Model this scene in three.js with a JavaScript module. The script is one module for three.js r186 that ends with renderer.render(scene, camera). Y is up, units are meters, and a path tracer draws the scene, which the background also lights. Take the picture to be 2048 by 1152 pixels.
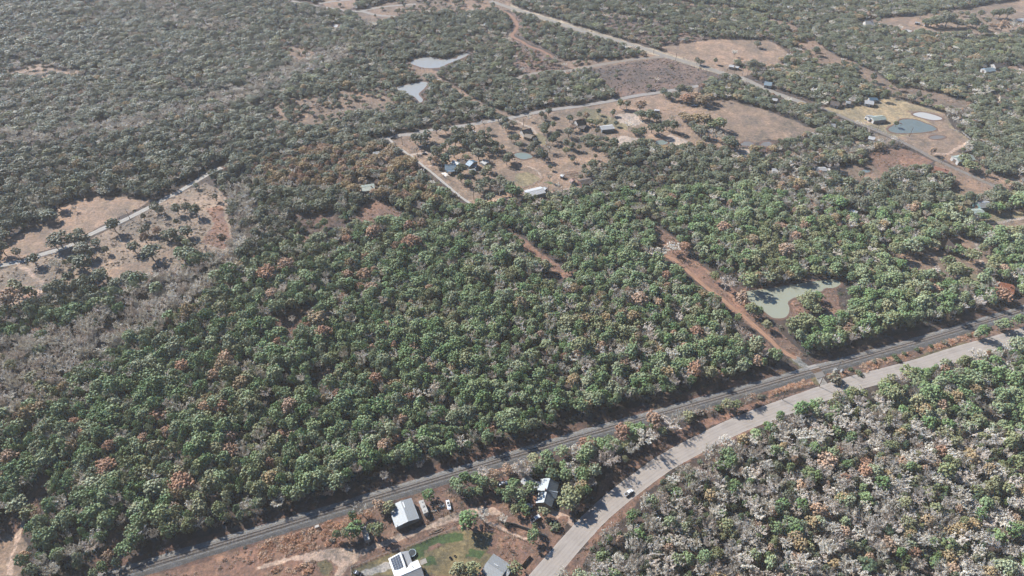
import * as THREE from 'three';
import { Sky } from 'three/addons/objects/Sky.js';
import { mergeGeometries } from 'three/addons/utils/BufferGeometryUtils.js';
import { RoundedBoxGeometry } from 'three/addons/geometries/RoundedBoxGeometry.js';

// ---------------------------------------------------------------- camera, sky, sun, exposure
const scene = new THREE.Scene();
const camera = new THREE.PerspectiveCamera(46.0, 16 / 9, 1, 9000);
camera.position.set(0, 300, 0);
camera.rotation.set(-41.3 * Math.PI / 180, 0, 0);
const SUN = new THREE.Vector3(-0.636, 0.574, -0.515).normalize();
const sky = new Sky();
sky.scale.setScalar(8000);
sky.material.uniforms.sunPosition.value.copy(SUN);
sky.material.uniforms.turbidity.value = 9.0;
sky.material.uniforms.rayleigh.value = 0.55;
sky.material.uniforms.mieCoefficient.value = 0.004;
sky.material.uniforms.cloudCoverage.value = 0;
scene.add(sky);
scene.environmentIntensity = 0.17;
const sun = new THREE.DirectionalLight(new THREE.Color(1.0, 0.905, 0.77), 5.0);
sun.name = 'sun';
sun.position.copy(SUN).multiplyScalar(1500).add(new THREE.Vector3(0, 0, -450));
sun.target.position.set(0, 0, -450);
sun.castShadow = true;
sun.shadow.mapSize.set(4096, 4096);
Object.assign(sun.shadow.camera, { left: -900, right: 900, top: 900, bottom: -900, near: 10, far: 3500 });
scene.add(sun, sun.target);
scene.fog = new THREE.FogExp2(new THREE.Color(1.0, 0.99, 0.96), 0.000085);
const renderer = new THREE.WebGLRenderer();
renderer.shadowMap.enabled = true;
renderer.toneMapping = THREE.LinearToneMapping;
renderer.toneMappingExposure = 2.6;

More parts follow.
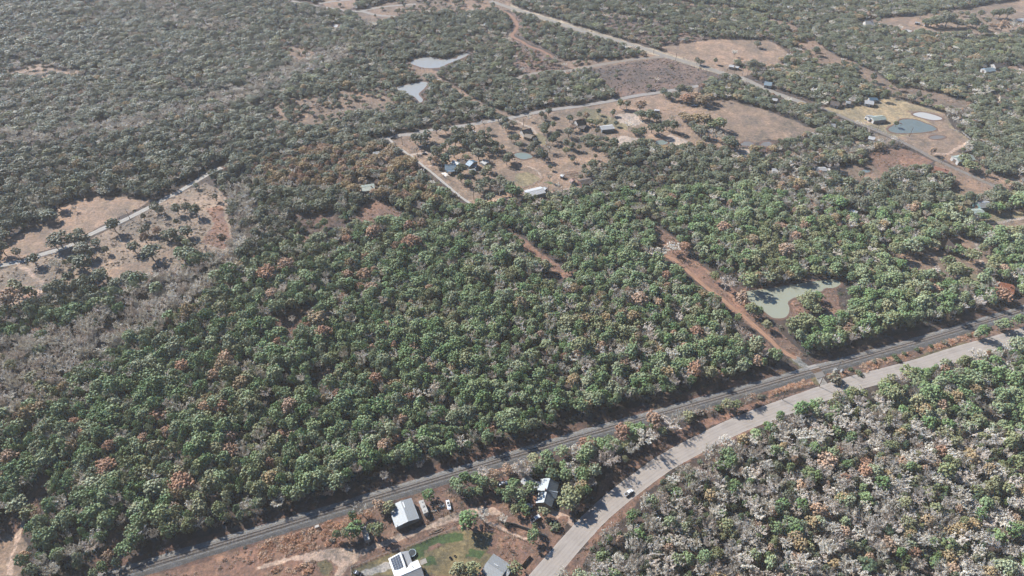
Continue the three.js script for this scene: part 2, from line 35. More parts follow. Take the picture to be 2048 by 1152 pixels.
// ---------------------------------------------------------------- survey of the place, metres on the ground (x right, z towards the viewer)
const SITE = {
  roads: [{"name":"highway","kind":"asphalt","w":10.0,"pts":[[3.5,-132.5],[14.1,-144.4],[23.6,-155.2],[32.4,-165.0],[40.3,-173.4],[49.3,-181.5],[58.4,-188.9],[64.1,-193.2],[79.9,-204.8],[97.1,-214.7],[117.4,-225.7],[134.7,-233.6],[141.7,-236.5],[173.8,-249.3],[195.8,-257.6],[240.5,-271.3],[270.5,-282.1],[301.0,-291.9],[318.2,-297.7],[371.0,-316.2]],"label":"pale grey two-lane asphalt highway curving past the railway"},
{"name":"gravel_road","kind":"gravel","w":4.6,"pts":[[-379.7,-357.6],[-356.6,-365.4],[-345.8,-369.1],[-333.9,-377.5],[-320.4,-386.2],[-312.1,-399.1],[-302.5,-410.5],[-295.3,-416.8],[-288.9,-425.5],[-280.7,-436.6],[-272.6,-449.3],[-267.3,-456.4],[-252.4,-483.0],[-243.8,-494.8]],"label":"white gravel road running past the open field by the grey thicket"},
{"name":"dirt_road","kind":"dirt","w":2.9,"pts":[[103.8,-375.6],[109.6,-375.1],[114.7,-370.9],[120.8,-360.0],[129.0,-344.2],[137.3,-331.7],[148.9,-312.6],[158.3,-294.8],[163.4,-284.2],[170.3,-277.4]],"label":"straight tan dirt road running down to the rail crossing"},
{"name":"farm_lane","kind":"pale","w":2.1,"pts":[[-110.8,-544.7],[-102.9,-532.2],[-87.4,-514.1],[-73.6,-495.9],[-64.6,-483.9],[-54.9,-470.5],[-45.5,-457.6],[-39.4,-449.2],[-31.6,-440.3]],"label":"narrow white lane beside the farmstead paddock"},
{"name":"country_road","kind":"paved","w":5.2,"pts":[[-118.0,-543.7],[-107.8,-545.8],[-99.9,-550.1],[-89.6,-552.2],[-79.1,-557.8],[-56.8,-564.4],[-37.4,-570.2],[-19.1,-577.0],[0.0,-583.9],[31.8,-597.4],[72.5,-609.5],[101.1,-620.2],[121.9,-629.3],[146.2,-636.8],[167.5,-644.3],[189.2,-652.0]],"label":"grey country road along the north side of the farmstead"},
{"name":"gravel_track","kind":"gravel2","w":5.5,"pts":[[3.1,-668.2],[19.2,-680.0],[40.3,-686.2],[58.0,-688.3],[78.0,-696.7],[98.3,-705.3],[126.6,-716.3],[154.7,-723.0],[167.9,-725.2]],"label":"pale gravel road meeting the far highway at the brush field"},
{"name":"far_highway","kind":"asphalt2","w":7,"pts":[[-28.4,-903.3],[0.0,-876.3],[26.8,-852.7],[56.2,-824.7],[82.5,-800.6],[107.9,-780.1],[132.3,-760.3],[152.4,-743.6],[168.3,-727.5],[187.2,-711.8],[204.2,-698.8],[225.9,-677.9],[236.5,-671.8],[258.2,-640.2],[284.3,-612.7]],"label":"far highway running straight beside the tan field"},
{"name":"ranch_lane","kind":"paved2","w":4,"pts":[[296.0,-604.3],[306.7,-590.6],[315.0,-578.9],[324.6,-567.6],[336.5,-551.9],[345.7,-538.3],[353.9,-523.8],[361.2,-508.3],[369.5,-496.1],[377.6,-484.3],[388.9,-466.6],[394.5,-457.6]],"label":"grey lane running past the two ranch ponds"},
{"name":"winding_track","kind":"dirt2","w":4,"pts":[[-15.1,-870.3],[-3.7,-856.2],[0.0,-847.0],[6.0,-819.2],[3.9,-800.6],[0.0,-785.1],[11.4,-767.6],[20.6,-753.1],[31.6,-743.6],[43.8,-725.2]],"label":"winding pale dirt track through the far brush"},
{"name":"plat_road","kind":"pale2","w":5,"pts":[[-290.8,-907.1],[-263.5,-891.5],[-235.4,-879.3],[-207.9,-867.3],[-186.5,-864.4],[-168.1,-852.7],[-142.6,-847.0]],"label":"pale unfinished road at the top edge of the wood"},
{"name":"plat_road","kind":"pale2","w":5,"pts":[[-246.8,-893.3],[-233.3,-900.8],[-210.8,-907.1],[-199.2,-914.7]],"label":"pale road spur at the top edge, left of the clearing"},
{"name":"plat_road","kind":"pale2","w":5,"pts":[[-190.9,-865.6],[-171.8,-877.5],[-151.8,-885.3],[-122.8,-891.5]],"label":"pale road spur crossing the top clearing"}],
  rail: [[-204.3,-135.8],[-178.6,-144.4],[-121.3,-164.5],[-70.2,-182.7],[0.0,-207.5],[50.6,-225.1],[88.8,-237.6],[147.6,-257.2],[175.6,-266.8],[193.1,-272.3],[225.0,-282.8],[249.2,-290.8],[330.5,-319.5],[385.0,-338.0]],
  ponds: [{"kind":"green","pts":[[153.8,-336.4],[155.2,-329.1],[160.0,-322.8],[164.1,-315.3],[166.5,-312.5],[173.8,-312.5],[178.0,-316.7],[180.2,-322.8],[180.4,-326.6],[185.0,-331.0],[191.4,-333.5],[200.0,-336.4],[206.5,-338.0],[209.5,-341.0],[216.1,-341.5],[222.3,-346.6],[219.2,-350.2],[207.6,-349.2],[195.6,-346.6],[183.3,-344.0],[171.4,-341.0],[158.8,-339.0]],"label":"milky green pond beside the straight dirt road"},
{"kind":"grey","pts":[[-116.3,-648.1],[-107.7,-653.9],[-91.5,-661.8],[-86.1,-659.0],[-88.0,-646.2],[-92.3,-633.0],[-86.9,-620.2],[-89.3,-614.5],[-96.3,-626.8],[-105.4,-634.2],[-112.8,-640.5]],"label":"funnel shaped grey pond behind an earth dam in the wood"},
{"kind":"grey","pts":[[-109.7,-709.7],[-99.3,-721.6],[-85.0,-724.3],[-77.0,-716.3],[-71.9,-719.8],[-61.0,-719.8],[-58.0,-730.7],[-45.5,-738.0],[-50.1,-726.6],[-60.6,-714.5],[-69.0,-705.7],[-75.5,-697.1],[-82.4,-695.0],[-91.3,-695.0],[-100.6,-699.7]],"label":"long pale pond with a narrow arm in the far wood"},
{"kind":"teal","pts":[[1.9,-517.0],[7.5,-519.6],[13.5,-518.0],[18.0,-512.1],[14.4,-509.2],[9.4,-507.8],[5.4,-509.8],[2.4,-513.7]],"label":"small teal pond in the farmstead paddock"},
{"kind":"blue","pts":[[342.7,-559.7],[358.0,-574.0],[363.5,-579.6],[375.9,-579.6],[382.3,-573.1],[387.8,-565.1],[387.7,-561.0],[377.6,-556.3],[359.8,-553.5],[346.6,-554.4]],"label":"dark blue ranch pond with a small jetty"},
{"kind":"white","pts":[[378.8,-590.2],[389.0,-594.6],[398.9,-588.9],[403.0,-581.9],[395.5,-578.3],[386.2,-581.6]],"label":"white oval pond above the dark blue ranch pond"},
{"kind":"dim","pts":[[373.3,-545.2],[382.1,-549.8],[389.1,-548.0],[383.8,-543.7],[376.0,-543.1]],"label":"small dull pool below the dark blue ranch pond"},
{"kind":"teal","pts":[[127.0,-538.3],[133.7,-541.3],[138.4,-536.9],[132.2,-532.4],[127.9,-533.3]],"label":"small green pool at the wood edge below the big tan field"},
{"kind":"dim","pts":[[200.8,-531.9],[206.4,-538.3],[211.6,-538.3],[213.3,-532.4],[206.7,-530.7]],"label":"small pale pool at the lower rim of the big tan field"},
{"kind":"dim","pts":[[218.9,-532.4],[224.0,-537.8],[228.6,-538.3],[229.5,-533.6],[224.1,-530.1]],"label":"second small pale pool at the lower rim of the big tan field"},
{"kind":"blue","pts":[[291.7,-489.5],[296.4,-491.9],[299.0,-488.7],[294.2,-486.4]],"label":"tiny dark pool beside the house with black roofs"},
{"kind":"white","pts":[[-216.0,-819.2],[-208.8,-820.3],[-209.3,-810.6]],"label":"tiny white pool near the top of the left wood"},
{"kind":"white","pts":[[-172.0,-735.3],[-165.9,-736.2],[-166.4,-731.6]],"label":"tiny white pool left of the long pale pond"},
{"kind":"white","pts":[[463.0,-803.2],[467.8,-804.8],[471.7,-800.1],[465.0,-796.9]],"label":"narrow white pool at the edge of the far right field"},
{"kind":"grey","pts":[[612.2,-835.7],[625.2,-842.5],[641.6,-839.1],[641.8,-829.1],[620.6,-829.1]],"label":"pale pool at the right end of the far right field"}],
